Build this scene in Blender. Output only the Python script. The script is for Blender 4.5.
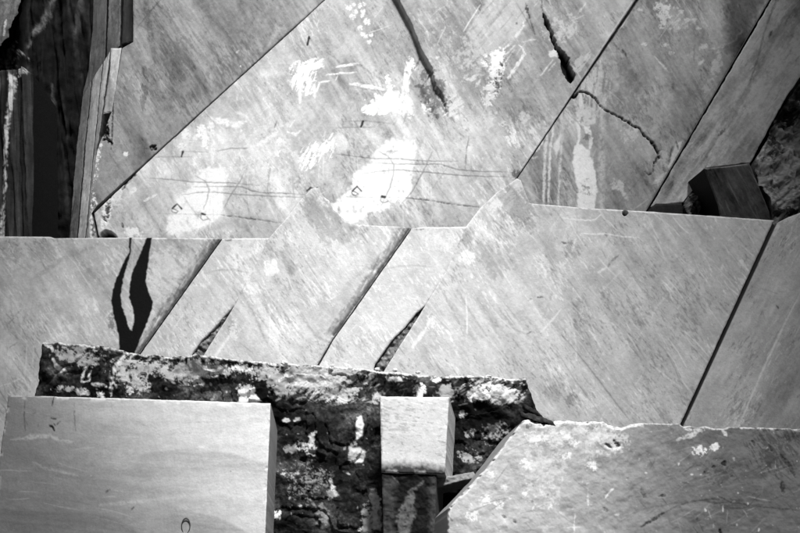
import bpy, math
import numpy as np

# ------------------------------------------------------------------ scene
scn = bpy.context.scene
for o in list(bpy.data.objects):
    bpy.data.objects.remove(o, do_unlink=True)
COL = scn.collection

# ------------------------------------------------------------------ camera
CAM_Z, PITCH, HFOV = 1.7, math.radians(19.0), math.radians(45.0)
cam_data = bpy.data.cameras.new('camera')
cam_data.sensor_fit = 'HORIZONTAL'
cam_data.angle = HFOV
cam_data.clip_end = 3000
cam = bpy.data.objects.new('camera', cam_data)
COL.objects.link(cam)
cam.location = (0, 0, CAM_Z)
cam.rotation_euler = (math.radians(90) + PITCH, 0, 0)
scn.camera = cam

# ------------------------------------------------------------------ light
SUN_EL, SUN_AZ = math.radians(46), math.radians(14)      # azimuth to the right of straight behind the camera
w = bpy.data.worlds.new('World'); scn.world = w; w.use_nodes = True
nt = w.node_tree
sky = nt.nodes.new('ShaderNodeTexSky'); sky.sky_type = 'NISHITA'; sky.sun_disc = False
sky.sun_elevation = SUN_EL
sky.sun_rotation = math.radians(180) - SUN_AZ
bw = nt.nodes.new('ShaderNodeRGBToBW')                   # black-and-white photograph
nt.links.new(sky.outputs[0], bw.inputs[0])
nt.links.new(bw.outputs[0], nt.nodes['Background'].inputs[0])
nt.nodes['Background'].inputs[1].default_value = 0.05
sd = bpy.data.lights.new('sun', 'SUN'); sd.energy = 5.0; sd.angle = math.radians(12)
sd.color = (1, 1, 1)
sun = bpy.data.objects.new('sun', sd); COL.objects.link(sun)
sx, sy, sz = math.sin(SUN_AZ)*math.cos(SUN_EL), -math.cos(SUN_AZ)*math.cos(SUN_EL), math.sin(SUN_EL)
import mathutils
sun.rotation_euler = mathutils.Vector((sx, sy, sz)).to_track_quat('Z', 'Y').to_euler()
sun.location = (20, -30, 60)
vs = scn.view_settings
vs.view_transform = 'Standard'; vs.look = 'None'; vs.gamma = 1.0; vs.exposure = 0.46
vs.use_curve_mapping = False

# ------------------------------------------------------------------ noise
_rs = np.random.RandomState(7)
_TAB = [_rs.rand(256, 256).astype(np.float32) for _ in range(8)]

def vnoise(x, y, seed=0):
    t = _TAB[seed % 8]
    x = x + 17.3*seed; y = y + 9.7*seed
    xi = np.floor(x).astype(np.int64); yi = np.floor(y).astype(np.int64)
    fx = x - xi; fy = y - yi
    fx = fx*fx*(3-2*fx); fy = fy*fy*(3-2*fy)
    a = t[xi & 255, yi & 255]; b = t[(xi+1) & 255, yi & 255]
    c = t[xi & 255, (yi+1) & 255]; d = t[(xi+1) & 255, (yi+1) & 255]
    return ((a*(1-fx)+b*fx)*(1-fy) + (c*(1-fx)+d*fx)*fy)*2 - 1

def fbm(x, y, octv=4, seed=0, gain=.5):
    s = 0; a = 1.0; n = 0
    for k in range(octv):
        s = s + a*vnoise(x*2**k, y*2**k, seed+k); n += a; a *= gain
    return s/n

def streak(x, y, ang, ln, wd, octv=3, seed=0):
    """noise drawn out along direction ang (degrees, y down)"""
    c, s = math.cos(math.radians(ang)), math.sin(math.radians(ang))
    return fbm((x*c+y*s)/ln, (-x*s+y*c)/wd, octv, seed, .6)

def sstep(a, b, x):
    t = np.clip((x-a)/(b-a), 0, 1); return t*t*(3-2*t)

# ------------------------------------------------------------------ marks on a stone face
class Face:
    """White scars and painted light (W), dark stains and painted shade (K) and relief (H, metres) of one stone face"""
    def __init__(s, x0, y0, x1, y1, ss=2):
        s.x0, s.y0, s.ss = x0, y0, ss
        s.nx = int((x1-x0)*ss)+2; s.ny = int((y1-y0)*ss)+2
        X = x0 + np.arange(s.nx)/ss; Y = y0 + np.arange(s.ny)/ss
        s.X, s.Y = np.meshgrid(X.astype(np.float32), Y.astype(np.float32))
        s.W = np.zeros_like(s.X); s.K = np.zeros_like(s.X); s.H = np.zeros_like(s.X)
        s.n = 0
    def win(s, pts, pad):
        p = np.array(pts, dtype=float)
        a = np.clip(int((p[:,0].min()-pad-s.x0)*s.ss), 0, s.nx); b = np.clip(int((p[:,0].max()+pad-s.x0)*s.ss)+1, 0, s.nx)
        c = np.clip(int((p[:,1].min()-pad-s.y0)*s.ss), 0, s.ny); d = np.clip(int((p[:,1].max()+pad-s.y0)*s.ss)+1, 0, s.ny)
        return slice(c, d), slice(a, b)
    def put(s, sl, al, ch, h):
        A = s.W if ch == 'W' else s.K
        if ch: A[sl] = np.maximum(A[sl], al)
        if h: s.H[sl] = s.H[sl] + h*al
    def warp(s, x, y, rag, sc=3.0):
        s.n += 1
        if rag <= 0: return x, y
        return (x + rag*fbm(x/sc+s.n*1.7, y/sc, 3, s.n), y + rag*fbm(x/sc, y/sc+s.n*2.3, 3, s.n+3))
    @staticmethod
    def dist(x, y, pts, closed=False):
        best = np.full(x.shape, 1e9, np.float32); par = np.zeros(x.shape, np.float32)
        P = list(pts) + ([pts[0]] if closed else [])
        seg = [math.dist(P[i], P[i+1]) for i in range(len(P)-1)]; tot = sum(seg) or 1; acc = 0
        for i in range(len(P)-1):
            (ax, ay), (bx, by) = P[i], P[i+1]
            dx, dy = bx-ax, by-ay; L = dx*dx+dy*dy or 1e-9
            t = np.clip(((x-ax)*dx+(y-ay)*dy)/L, 0, 1)
            d = np.hypot(x-ax-t*dx, y-ay-t*dy)
            m = d < best
            best = np.where(m, d, best); par = np.where(m, (acc+t*seg[i])/tot, par)
            acc += seg[i]
        return best, par
    def line(s, pts, wd, a=1, ch='K', h=0, rag=.6, soft=.8, gap=-2, taper=True):
        sl = s.win(pts, wd+rag+3); x, y = s.X[sl], s.Y[sl]
        if x.size == 0: return
        xw, yw = s.warp(x, y, rag)
        d, t = s.dist(xw, yw, pts)
        ww = wd/2*(np.sqrt(np.clip(4*t*(1-t), 0, 1))*.8+.2) if taper else wd/2
        if rag: ww = ww*(1+.45*fbm(x/4, y/4, 2, s.n))
        al = a*np.clip((ww+soft/2-d)/soft, 0, 1)
        if rag > .55 and ch: al = al*(.35+.65*sstep(-.55, .1, fbm(x/1.4+s.n, y/1.4, 2, s.n+1)))
        if gap > -2: al = al*sstep(gap-.25, gap+.25, fbm(x/5+s.n, y/5, 3, s.n+2))
        s.put(sl, al, ch, h)
    def poly(s, pts, a=1, ch='W', h=0, rag=1.0, soft=1.0, tex=0, tsc=2.0, tang=None):
        sl = s.win(pts, rag+soft+2); x, y = s.X[sl], s.Y[sl]
        if x.size == 0: return
        xw, yw = s.warp(x, y, rag)
        ins = np.zeros(x.shape, bool); n = len(pts)
        for i in range(n):
            (ax, ay), (bx, by) = pts[i], pts[(i+1) % n]
            if ay == by: continue
            c = ((ay > yw) != (by > yw)) & (xw < (bx-ax)*(yw-ay)/(by-ay)+ax)
            ins ^= c
        d, _ = s.dist(xw, yw, pts, True)
        sd_ = np.where(ins, d, -d)
        al = a*np.clip(.5+sd_/soft, 0, 1)
        if tex:
            q = fbm(x/tsc, y/tsc, 4, s.n) if tang is None else streak(x, y, tang, tsc*5, tsc*.7, 3, s.n)
            al = al*sstep(-.35, .35, q + (1-tex)*.9)
        s.put(sl, al, ch, h)
    def blob(s, cx, cy, rx, ry, a=1, ch='W', ang=0, thr=.1, sc=4., sang=None, h=0, hard=.09):
        r = max(rx, ry)
        sl = s.win([(cx-r, cy-r), (cx+r, cy+r)], 1); x, y = s.X[sl], s.Y[sl]
        if x.size == 0: return
        s.n += 1
        c, q = math.cos(math.radians(ang)), math.sin(math.radians(ang))
        u = ((x-cx)*c+(y-cy)*q)/rx; v = (-(x-cx)*q+(y-cy)*c)/ry
        f = np.clip(1-(u*u+v*v), 0, 1)
        nz = 1.25*fbm(x/sc+s.n*3.1, y/sc, 4, s.n, .8) if sang is None else 1.2*streak(x+s.n*7, y, sang, sc*2.2, sc*.4, 4, s.n) + .35*fbm(x/1.5, y/1.5, 2, s.n)
        al = a*sstep(thr-hard, thr+hard, nz + (f-.5)*.9)*sstep(0, .25, f)
        s.put(sl, al, ch, h)
    def scratches(s, n, ang, spread, lo, hi, a, ch, seed=0, wd=.7, area=None):
        r = np.random.RandomState(seed)
        x0, y0, x1, y1 = area or (s.x0, s.y0, s.x0+s.nx/s.ss, s.y0+s.ny/s.ss)
        for i in range(n):
            L = r.uniform(lo, hi); g = math.radians(ang + r.normal(0, spread)); x = r.uniform(x0, x1); y = r.uniform(y0, y1)
            k = r.normal(0, .03)*L
            m = (x+L/2*math.cos(g)-k*math.sin(g), y+L/2*math.sin(g)+k*math.cos(g))
            s.line([(x, y), m, (x+L*math.cos(g), y+L*math.sin(g))], wd*r.uniform(.6, 1.5), min(1, 1.9*a)*r.uniform(.15, 1), ch, rag=0, soft=.8)
    def flecks(s, n, a, ch, seed=0, lo=.5, hi=2.0, area=None):
        r = np.random.RandomState(seed)
        x0, y0, x1, y1 = area or (s.x0, s.y0, s.x0+s.nx/s.ss, s.y0+s.ny/s.ss)
        for i in range(n):
            R = lo + (hi-lo)*r.rand()**3
            x, y, g = r.uniform(x0, x1), r.uniform(y0, y1), r.uniform(0, 6.28)
            s.line([(x, y), (x+R*1.5*math.cos(g), y+R*1.5*math.sin(g))], R, a*r.uniform(.3, 1), ch, rag=R*.7, soft=.8)
    def sample(s, A, px, py):
        fx = np.clip((px-s.x0)*s.ss, 0, s.nx-1.001); fy = np.clip((py-s.y0)*s.ss, 0, s.ny-1.001)
        xi = fx.astype(int); yi = fy.astype(int); u = fx-xi; v = fy-yi
        return (A[yi, xi]*(1-u)+A[yi, xi+1]*u)*(1-v) + (A[yi+1, xi]*(1-u)+A[yi+1, xi+1]*u)*v

# ------------------------------------------------------------------ survey: bearing -> point on a face plane
F = 400/math.tan(HFOV/2)
def rays(px, py):
    X = (np.asarray(px, float)-400)/F; Z = (266.5-np.asarray(py, float))/F
    c, s = math.cos(PITCH), math.sin(PITCH)
    return np.stack([X, c - Z*s, s + Z*c], -1)
def on_plane(px, py, plane):
    p0, n = plane
    d = rays(px, py)
    t = ((p0-np.array([0, 0, CAM_Z])) @ n)/(d @ n)
    return np.array([0, 0, CAM_Z]) + d*t[..., None]
def plane(Y, nx=0., nz=0., at=(400, 266)):
    n = np.array([nx, -1., nz]); n /= np.linalg.norm(n)
    d = rays(*at); p0 = np.array([0, 0, CAM_Z]) + d*(Y/d[1])
    return p0, n

def resample(P, n):
    P = np.array(P, float); L = np.r_[0, np.cumsum(np.hypot(*np.diff(P, axis=0).T))]
    t = np.linspace(0, L[-1], n)
    return np.stack([np.interp(t, L, P[:, 0]), np.interp(t, L, P[:, 1])], -1)

# ------------------------------------------------------------------ materials
def stone_material(name, rough, bump, grain, gscale, spec=.05):
    m = bpy.data.materials.new(name); m.use_nodes = True
    t = m.node_tree; N = t.nodes; b = N['Principled BSDF']
    at = N.new('ShaderNodeAttribute'); at.attribute_name = 'tone'
    tc = N.new('ShaderNodeTexCoord')
    n1 = N.new('ShaderNodeTexNoise'); n1.inputs['Scale'].default_value = gscale; n1.inputs['Detail'].default_value = 6
    n1.inputs['Roughness'].default_value = .75
    t.links.new(tc.outputs['Object'], n1.inputs['Vector'])
    mr = N.new('ShaderNodeMapRange'); mr.inputs['From Min'].default_value = .25; mr.inputs['From Max'].default_value = .75
    mr.inputs['To Min'].default_value = 1-grain; mr.inputs['To Max'].default_value = 1+grain
    t.links.new(n1.outputs['Fac'], mr.inputs['Value'])
    mu = N.new('ShaderNodeMath'); mu.operation = 'MULTIPLY'
    t.links.new(at.outputs['Fac'], mu.inputs[0]); t.links.new(mr.outputs[0], mu.inputs[1])
    t.links.new(mu.outputs[0], b.inputs['Base Color'])
    b.inputs['Roughness'].default_value = rough
    b.inputs['Specular IOR Level'].default_value = spec
    n2 = N.new('ShaderNodeTexNoise'); n2.inputs['Scale'].default_value = gscale*2.2; n2.inputs['Detail'].default_value = 5
    t.links.new(tc.outputs['Object'], n2.inputs['Vector'])
    bp = N.new('ShaderNodeBump'); bp.inputs['Strength'].default_value = bump; bp.inputs['Distance'].default_value = .02
    t.links.new(n2.outputs['Fac'], bp.inputs['Height']); t.links.new(bp.outputs[0], b.inputs['Normal'])
    return m
MARBLE = stone_material('sawn_marble', .62, .45, .17, 9)
ROCK = stone_material('split_rock', .85, .8, .24, 7, 0.)

def simple_material(name, col, rough=.6, metal=0.):
    m = bpy.data.materials.new(name); m.use_nodes = True
    t = m.node_tree; N = t.nodes; b = N['Principled BSDF']
    n1 = N.new('ShaderNodeTexNoise'); n1.inputs['Scale'].default_value = 30; n1.inputs['Detail'].default_value = 4
    r = N.new('ShaderNodeValToRGB'); r.color_ramp.elements[0].color = (col*.6,)*3+(1,); r.color_ramp.elements[1].color = (col*1.4,)*3+(1,)
    t.links.new(n1.outputs['Fac'], r.inputs[0]); t.links.new(r.outputs[0], b.inputs['Base Color'])
    b.inputs['Roughness'].default_value = rough; b.inputs['Metallic'].default_value = metal
    return m

def tag(o, label=None, cat=None, group=None, kind=None):
    if label: o['label'] = label
    if cat: o['category'] = cat
    if group: o['group'] = group
    if kind: o['kind'] = kind
    return o

WHITE, DARK = .86, .006
STEP = .85
def slab(name, L, T, R, B, pl, back, tone, face=None, relief=None, mat=None, label=None, cat='marble slab',
         group=None, parent=None, down=0.0, up=0.0, wear=.03, chip=.0, side=None, step=None, white=WHITE, dark=DARK, jag=0., kind=None):
    """One block of stone. L/T/R/B: outline of its face as bearings, pl: its plane, back: vector to its rear face."""
    st = step or STEP
    ln = lambda P: float(np.hypot(*np.diff(np.array(P, float), axis=0).T).sum())
    nu = max(3, int(max(ln(T), ln(B))/st)); nv = max(3, int(max(ln(L), ln(R))/st))
    l, r, t, b = resample(L, nv), resample(R, nv), resample(T, nu), resample(B, nu)
    if jag:
        sd_ = sum(map(ord, name+str(label))) % 97
        for E, ax in ((l, 0), (r, 0), (t, 1), (b, 1)):
            E[1:-1, ax] += jag*fbm(E[1:-1, 0]/6+sd_, E[1:-1, 1]/6, 3, sd_)
    u = np.linspace(0, 1, nu)[None, :, None]; v = np.linspace(0, 1, nv)[:, None, None]
    P = (1-v)*t[None]+v*b[None]+(1-u)*l[:, None]+u*r[:, None] \
        - ((1-u)*(1-v)*t[0]+u*(1-v)*t[-1]+(1-u)*v*b[0]+u*v*b[-1])
    px, py = P[..., 0], P[..., 1]
    tn = tone(px, py) if callable(tone) else np.full(px.shape, float(tone))
    base = float(np.median(tn))
    h = relief(px, py) if relief else .012*fbm(px/25, py/25, 3, 2)
    if face is not None:
        W = face.sample(face.W, px, py); K = face.sample(face.K, px, py)
        tn = tn*(1-W)+white*W; tn = tn*(1-K)+dark*K
        h = h + face.sample(face.H, px, py)
    # worn, chipped arrises
    wu = max(ln(T), ln(B)); wv = max(ln(L), ln(R))
    e = np.minimum(np.minimum(u[..., 0]*wu, (1-u[..., 0])*wu), np.minimum(v[..., 0]*wv, (1-v[..., 0])*wv)+0*u[..., 0])
    er = 1.2+1.2*fbm(px/3, py/3, 3, 4)
    h = h - wear*(1-sstep(0, 1, e/np.maximum(er, .3)))
    if chip:
        m = (1-sstep(0, 1, e/5.))*sstep(.05, .4, fbm(px/7, py/7, 3, 5))
        h = h - chip*m; tn = tn*(1-m*.7)+min(.85, base*1.6+.1)*m*.7
    p0, n = pl
    V = on_plane(px, py, pl) + h[..., None]*n
    tn = np.clip(tn, .008, .9)
    if up:
        row = V[:1].copy(); row[..., 2] += up
        V = np.concatenate([row, V], 0); tn = np.concatenate([tn[:1]*0+base, tn], 0)
    if down is not None:
        row = V[-1:].copy(); row[..., 2] = np.minimum(down, row[..., 2]-.01)
        V = np.concatenate([V, row], 0); tn = np.concatenate([tn, tn[-1:]*0+base], 0)
    nv2, nu2 = V.shape[:2]
    idx = np.arange(nv2*nu2).reshape(nv2, nu2)
    quads = np.stack([idx[:-1, :-1], idx[1:, :-1], idx[1:, 1:], idx[:-1, 1:]], -1).reshape(-1, 4)
    loop = np.r_[idx[0, :-1], idx[:-1, -1], idx[-1, :0:-1], idx[:0:-1, 0]]
    flat = V.reshape(-1, 3); ft = tn.reshape(-1)
    bk = np.array(back, float)
    sdt = base*.8 if side is None else side
    rings = [flat[loop], flat[loop]+bk*.02, flat[loop]+bk]
    rt = [ft[loop]*.5+sdt*.5, np.full(len(loop), sdt), np.full(len(loop), sdt)]
    k0 = len(flat); m = len(loop)
    AV = np.concatenate([flat]+rings); AT = np.concatenate([ft]+rt)
    sq = []
    i0 = np.arange(m); i1 = (i0+1) % m
    for q in range(2):
        a = k0+q*m
        sq.append(np.stack([a+i0, a+i1, a+m+i1, a+m+i0], -1))
    sq = np.concatenate(sq)
    allq = np.concatenate([quads, sq])
    me = bpy.data.meshes.new(name)
    cap = (k0+2*m+i0)[::-1][::max(1, m//160)]
    me.vertices.add(len(AV)); me.vertices.foreach_set('co', AV.astype(np.float32).ravel())
    nl = len(allq)*4+len(cap)
    me.loops.add(nl); me.loops.foreach_set('vertex_index', np.r_[allq.ravel(), cap].astype(np.int32))
    me.polygons.add(len(allq)+1)
    me.polygons.foreach_set('loop_start', np.r_[np.arange(len(allq))*4, len(allq)*4].astype(np.int32))
    sm = np.zeros(len(allq)+1, bool); sm[:len(quads)] = True
    me.polygons.foreach_set('use_smooth', sm)
    at = me.attributes.new('tone', 'FLOAT', 'POINT'); at.data.foreach_set('value', AT.astype(np.float32))
    me.update(calc_edges=True)
    me.materials.append(mat or MARBLE)
    o = bpy.data.objects.new(name, me); COL.objects.link(o)
    # origin at the base of the stone
    c = AV.mean(0); c[2] = AV[:, 2].min()
    if parent is None:
        me.transform(mathutils.Matrix.Translation(-mathutils.Vector(c))); o.location = c
        tag(o, label, cat, group, kind or 'thing')
    else:
        o.parent = parent; o.matrix_parent_inverse = parent.matrix_world.inverted()
        me.transform(mathutils.Matrix.Translation(-mathutils.Vector(parent.location)))
        o.matrix_parent_inverse.identity()
        if label: o['label'] = label
        if kind: o['kind'] = kind
    return o

def empty(name, loc, label, cat, group=None):
    o = bpy.data.objects.new(name, None); COL.objects.link(o); o.location = loc
    o.empty_display_size = .3
    return tag(o, label, cat, group)

def marble(base, ang, amt=.10, cloud=.12, seed=0, a2=None, grad=None, wd=2.2, ln=70):
    """sawn marble: drawn-out veins in one or two directions over soft grey clouding"""
    def f(x, y):
        env = .55+.9*sstep(-.4, .5, fbm(x/35, y/35, 3, seed+5))          # veins come and go
        v = 1 + env*amt*(1.2*streak(x, y, ang, ln*.32, wd, 4, seed) + 1.7*streak(x, y, ang+5, ln*1.1, wd*5, 3, seed+1))
        if a2 is not None: v = v + (1.6-env)*amt*.6*streak(x, y, a2, ln*.5, wd*2, 3, seed+2)
        v = v + cloud*fbm(x/60, y/60, 4, seed+3)*1.5 + amt*1.1*fbm(x/3, y/3, 3, seed+4, .8) + amt*1.5*fbm(x/18, y/18, 4, seed+6, .6)
        pit = sstep(.36, .66, streak(x+9, y, ang, 4.5, 1.3, 2, seed+2) + .95*fbm(x/34, y/34, 4, seed+7)-.12)
        scar = sstep(.36, .62, streak(x, y+31, ang+3, 7, 1.5, 3, seed+1) + .9*fbm(x/34, y/34, 4, seed+4)-.10)
        v = v*(1 - .30*pit) + .32*scar
        veil = streak(x, y, ang+6, 150, 20, 4, seed+5); v = v*(1 + 1.5*amt*veil) - .8*amt*sstep(.25, .6, streak(x, y, ang-8, 110, 9, 3, seed+6))
        g = 1
        if grad: g = grad(x, y)
        return base*v*g
    return f

# ================================================================== THE SETTING
bm_v = [(-400, -300, 0), (400, -300, 0), (400, 500, 0), (-400, 500, 0)]
me = bpy.data.meshes.new('quarry_floor'); me.from_pydata(bm_v, [], [(0, 1, 2, 3)])
at = me.attributes.new('tone', 'FLOAT', 'POINT'); at.data.foreach_set('value', [.22]*4)
me.materials.append(ROCK)
o = bpy.data.objects.new('ground', me); COL.objects.link(o); o['kind'] = 'structure'

# two unseen cliffs and a saddle, added to shade the scene's sides and foot
def shade_cliff(name, p0, p1, d0, d1, H, seed):
    ux, uy = math.sin(SUN_AZ), -math.cos(SUN_AZ); qx, qy = math.cos(SUN_AZ), math.sin(SUN_AZ)
    rs = np.random.RandomState(seed); V, Fc = [], []
    z = 0.; lv = 0
    sg = 1 if p0 > 0 else -1
    while z < H:
        h = rs.uniform(8, 13); n = 9
        ps = np.linspace(p0, p1, n+1)
        for i in range(n):
            a, b = ps[i], ps[i+1]
            da = d0 + lv*.35 + rs.uniform(0, 1.6); hh = h + rs.uniform(-.4, .8)
            k = len(V)
            for zz in (z-.5 if z else 0, z+hh):
                for (p, d) in ((a, da), (b, da), (b, d1), (a, d1)):
                    V.append((GX+ux*d+qx*p, GY+uy*d+qy*p, zz))
            Fc += [tuple(k+q for q in t) for t in ((0, 1, 5, 4), (1, 2, 6, 5), (2, 3, 7, 6), (3, 0, 4, 7), (4, 5, 6, 7))]
        z += h; lv += 1
    me = bpy.data.meshes.new(name); me.from_pydata(V, [], [tuple(t) for t in Fc])
    at = me.attributes.new('tone', 'FLOAT', 'POINT'); at.data.foreach_set('value', [.30]*len(V))
    me.materials.append(ROCK)
    o = bpy.data.objects.new(name, me); COL.objects.link(o); o['kind'] = 'structure'
GX, GY, GAP = -.7, 26.0, 7.0
shade_cliff('shade_cliff', -GAP-.5, -75, 48, 70, 80, 1)
shade_cliff('shade_cliff', GAP+.7, 75, 48, 70, 80, 2)
shade_cliff('shade_saddle', -GAP-.5, GAP+.7, 50, 69, 41, 3)

# ================================================================== BACK WALL (upper bench)
WY = 33.0
PW1, PW2, PW4 = plane(WY), plane(WY+.06), plane(WY+.02, .03)
BK = (0, 5, 0)

# --- slab left of the long diagonal saw cut
f = Face(85, -42, 372, 252)
f.line([(144, -10), (148, 20), (152, 45), (155, 64)], 6, .33, soft=2, rag=1)
f.line([(162, -2), (150, 12), (136, 29)], 1.2, .45, rag=.2)
f.line([(142, 66), (145, 74), (148, 82)], 3, .5, rag=1.5)
f.blob(144, 97, 5, 16, .45, 'K', thr=.1, sang=80)
f.blob(178, 58, 26, 34, .30, 'K', ang=50, thr=.16, sang=56, sc=5)
f.blob(196, 92, 14, 18, .28, 'K', ang=50, thr=.2, sang=60, sc=4)
f.line([(173, 60), (172, 85), (171, 112)], 5, .25, soft=3, rag=1)
f.line([(175, 36), (180, 45)], 2, .45); f.line([(253, 4), (262, 12)], 1.6, .4)
f.line([(186, 19), (192, 22)], 1.2, .3); f.line([(230, 36), (240, 54)], 1.4, .3); f.line([(210, 65), (222, 86)], 1.2, .3)
f.poly([(257, 37), (264, 50), (259, 52)], .22, 'W', rag=3, soft=4, tex=.5); f.poly([(276, 25), (284, 30), (268, 46), (272, 35)], .22, 'W', rag=3, soft=4, tex=.5)
f.line([(236, 53), (239, 51)], 1.4, .7, 'W'); f.line([(240, 67), (241, 66)], 1.4, .7, 'W')
f.blob(126, 155, 4, 4, .8, 'W', thr=.1)
f.blob(104, 128, 7, 18, .85, 'K', ang=-10, thr=.22, sc=4, h=-.10)
f.line([(104, 117), (103, 128), (108, 139), (113, 145)], 3, .9, h=-.12, rag=1.8)
f.line([(113, 95), (112, 130), (111, 150)], 1.4, .8, h=-.08)
f.blob(96, 160, 6, 40, .8, 'W', ang=8, thr=.3, sc=3); f.blob(94, 220, 5, 30, .9, 'W', thr=.1, sc=3)
f.blob(94, 222, 5, 26, .8, 'K', thr=.3, sc=2.5)
f.line([(120, 178), (112, 150)], 6, .2, soft=4); f.line([(110, 180), (104, 150)], 4, .18, soft=3)
f.line([(150, 149), (156, 146)], 5, .9, h=-.1, rag=1.2); f.line([(137, 148), (152, 149)], .8, .5)
f.scratches(60, 57, 6, 8, 40, .16, 'K', 3); f.scratches(30, 57, 8, 8, 30, .15, 'W', 4); f.scratches(16, -50, 9, 5, 18, .2, 'W', 5)
slab('marble_slab', [(133, -40), (133, 42), (122, 48), (112, 110), (97, 150), (90, 205), (87, 250)], [(133, -40), (367.6, -40)],
     [(367.8, -40), (151.0, 157.2), (91, 211), (99, 250)], [(87, 250), (99, 250)], PW1, BK,
     marble(.27, 57, .2, .22, 1, 78, grad=lambda x, y: 1), f, up=5, jag=.3, side=.22,
     label='grey marble wall slab above the long diagonal saw cut, beside the dark cleft')

# --- the wide central slab, with the broken ledge that fades out downwards
BL = [(373, -43), (396, 0), (412, 30), (420, 52), (430, 71), (431.5, 76), (435, 89), (441, 97), (445.5, 105), (450, 126)]
f = Face(84, -44, 668, 254)
xb = np.interp(f.Y, [p[1] for p in BL], [p[0] for p in BL]) + 3.2*fbm(f.X/5, f.Y/5, 4, 2, .7)*(.2+.8*sstep(55, 75, f.Y))
prd = .32*(1-sstep(70, 128, f.Y))
xc = 634.6-.667*f.Y                                   # the proud part thins out towards the next saw cut
f.H += prd*np.clip((f.X-xb)/.9+.5, 0, 1)*(1-sstep(40, 150, f.X-xb))
def cp(dx, dy, P): return [(x+dx, y+dy) for x, y in P]
# chalky lime patches
f.poly([(396, 137), (415, 141), (416, 148), (413, 162), (411, 196), (399, 203), (372, 214), (356, 222), (334, 223), (331, 206), (345, 195), (353, 185), (354, 173), (370, 165), (376, 150), (384, 141)], .92, 'W', rag=4.5, soft=4.5, tex=.5, tsc=5)
f.poly([(207, 166), (226, 168), (227, 178), (224, 190), (222, 210), (215, 222), (190, 232), (168, 236), (167, 222), (176, 205), (177, 196), (190, 188), (193, 180), (200, 172)], .92, 'W', rag=4.5, soft=4.5, tex=.5, tsc=5)
f.poly([(374, 214), (400, 203), (411, 197), (404, 238), (360, 238)], .12, 'K', soft=5); f.poly([(218, 222), (226, 208), (285, 222), (270, 240), (210, 240)], .16, 'K', soft=5)
f.poly([(400, 203), (412, 196), (480, 206), (465, 230), (402, 232)], .14, 'K', soft=5)
f.blob(385, 150, 42, 26, .2, 'W', thr=.3, sc=6); f.blob(205, 150, 34, 28, .2, 'W', thr=.3, sc=6)
for dx, dy in ((0, 0), (181, -28)):
    q = lambda P: cp(dx, dy, P)
    f.blob(310+dx, 157+dy, 13, 18, .85, 'W', ang=20, thr=.12, sc=4, sang=-60) if dx == 0 else f.blob(328, 147, 10, 18, .8, 'W', ang=15, thr=.12, sc=4, sang=-60)
f.line([(211, 118), (212, 135), (213, 166)], 6, .75, 'W', rag=2, soft=2.5, gap=-.3); f.line([(210, 118), (224, 122), (236, 125), (246, 121)], 5.5, .85, 'W', rag=1.5, soft=2, gap=-.4)
f.line([(236, 112), (246, 116), (253, 124)], 3, .4, 'W', soft=2); f.line([(216, 134), (223, 142), (226, 152)], 4, .55, 'W', soft=2)
f.blob(202, 131, 8, 10, .95, 'W', thr=.05, sc=3); f.blob(205, 142, 5, 10, .85, 'W', thr=.1, sc=3); f.blob(186, 135, 6, 8, .7, 'W', thr=.1, sc=3)
f.blob(182, 147, 6, 7, .75, 'W', thr=.1, sc=3); f.blob(191, 138, 8, 5, .6, 'W', thr=.2, sc=3)
f.blob(304, 78, 17, 20, 1, 'W', ang=-35, thr=.02, sc=5, sang=-70); f.blob(312, 66, 16, 9, .95, 'W', ang=-20, thr=.1, sc=4, sang=-25)
f.line([(300, 84), (300, 104)], 3, .85, 'W', soft=1); f.line([(313, 84), (315, 98)], 3, .7, 'W', soft=1.5); f.line([(294, 75), (292, 90)], 2, .6, 'W')
f.line([(260, 75), (285, 72)], 7, .35, 'W', soft=5, rag=2)
f.line([(336, 67.5), (345, 66), (359, 64)], 2.6, .95, 'W', h=.02); f.line([(326, 75), (340, 73.5), (357, 72.5)], 1.8, .9, 'W'); f.line([(318, 82.5), (330, 81)], 1.8, .85, 'W')
f.line([(349, 85), (357, 85), (363, 86.5), (373, 88), (384, 90.5)], 3.6, 1, 'W', h=.02); f.blob(388, 80, 4, 6, 1, 'W', thr=0, sc=3); f.blob(391, 88, 5, 7, .9, 'W', thr=.05, sc=3)
f.blob(386, 103, 28, 15, 1, 'W', thr=-.02, sc=7); f.blob(376, 110, 16, 7, .95, 'W', thr=-.02, sc=5); f.blob(406, 84, 5, 24, .95, 'W', ang=6, thr=0, sc=4, sang=90); f.blob(411, 66, 6, 12, .9, 'W', thr=.1, sc=3)
f.blob(427, 106, 10, 10, .8, 'W', thr=.15, sc=4); f.blob(408, 112, 9, 14, .7, 'W', thr=.1, sc=4)
for (x, y, r) in [(349, 8, 2.2), (352, 16, 2.6), (356, 12, 1.8), (360, 6, 2), (363, 12, 2.2), (364, 4, 1.5), (362, 16, 1.6), (367, 22, 2.8), (360, 28, 2.2), (363, 34, 2.0), (366, 36, 1.8), (371, 35, 1.6), (369, 42, 2.0), (354, 5, 1.4)]:
    f.blob(x, y, r*1.6, r*1.6, .72, 'W', thr=-.05, sc=1.6)
f.blob(433, 95, 18, 34, .6, 'K', ang=-25, thr=.1, sc=5); f.line([(420, 58), (416, 66), (413, 71)], 1.5, .7, h=-.04); f.line([(431, 74), (426, 82), (420, 90)], 1.5, .8, h=-.05); f.line([(447, 112), (440, 104), (434, 96)], 3, .6, rag=2)
f.line([(326, 52), (334, 57), (341, 64), (352, 64), (362, 66), (370, 73), (378, 78), (384, 80)], 1.8, .42, soft=1.5)
f.line([(345, 56), (360, 82), (385, 120)], 9, .20, soft=6, rag=3)
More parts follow.
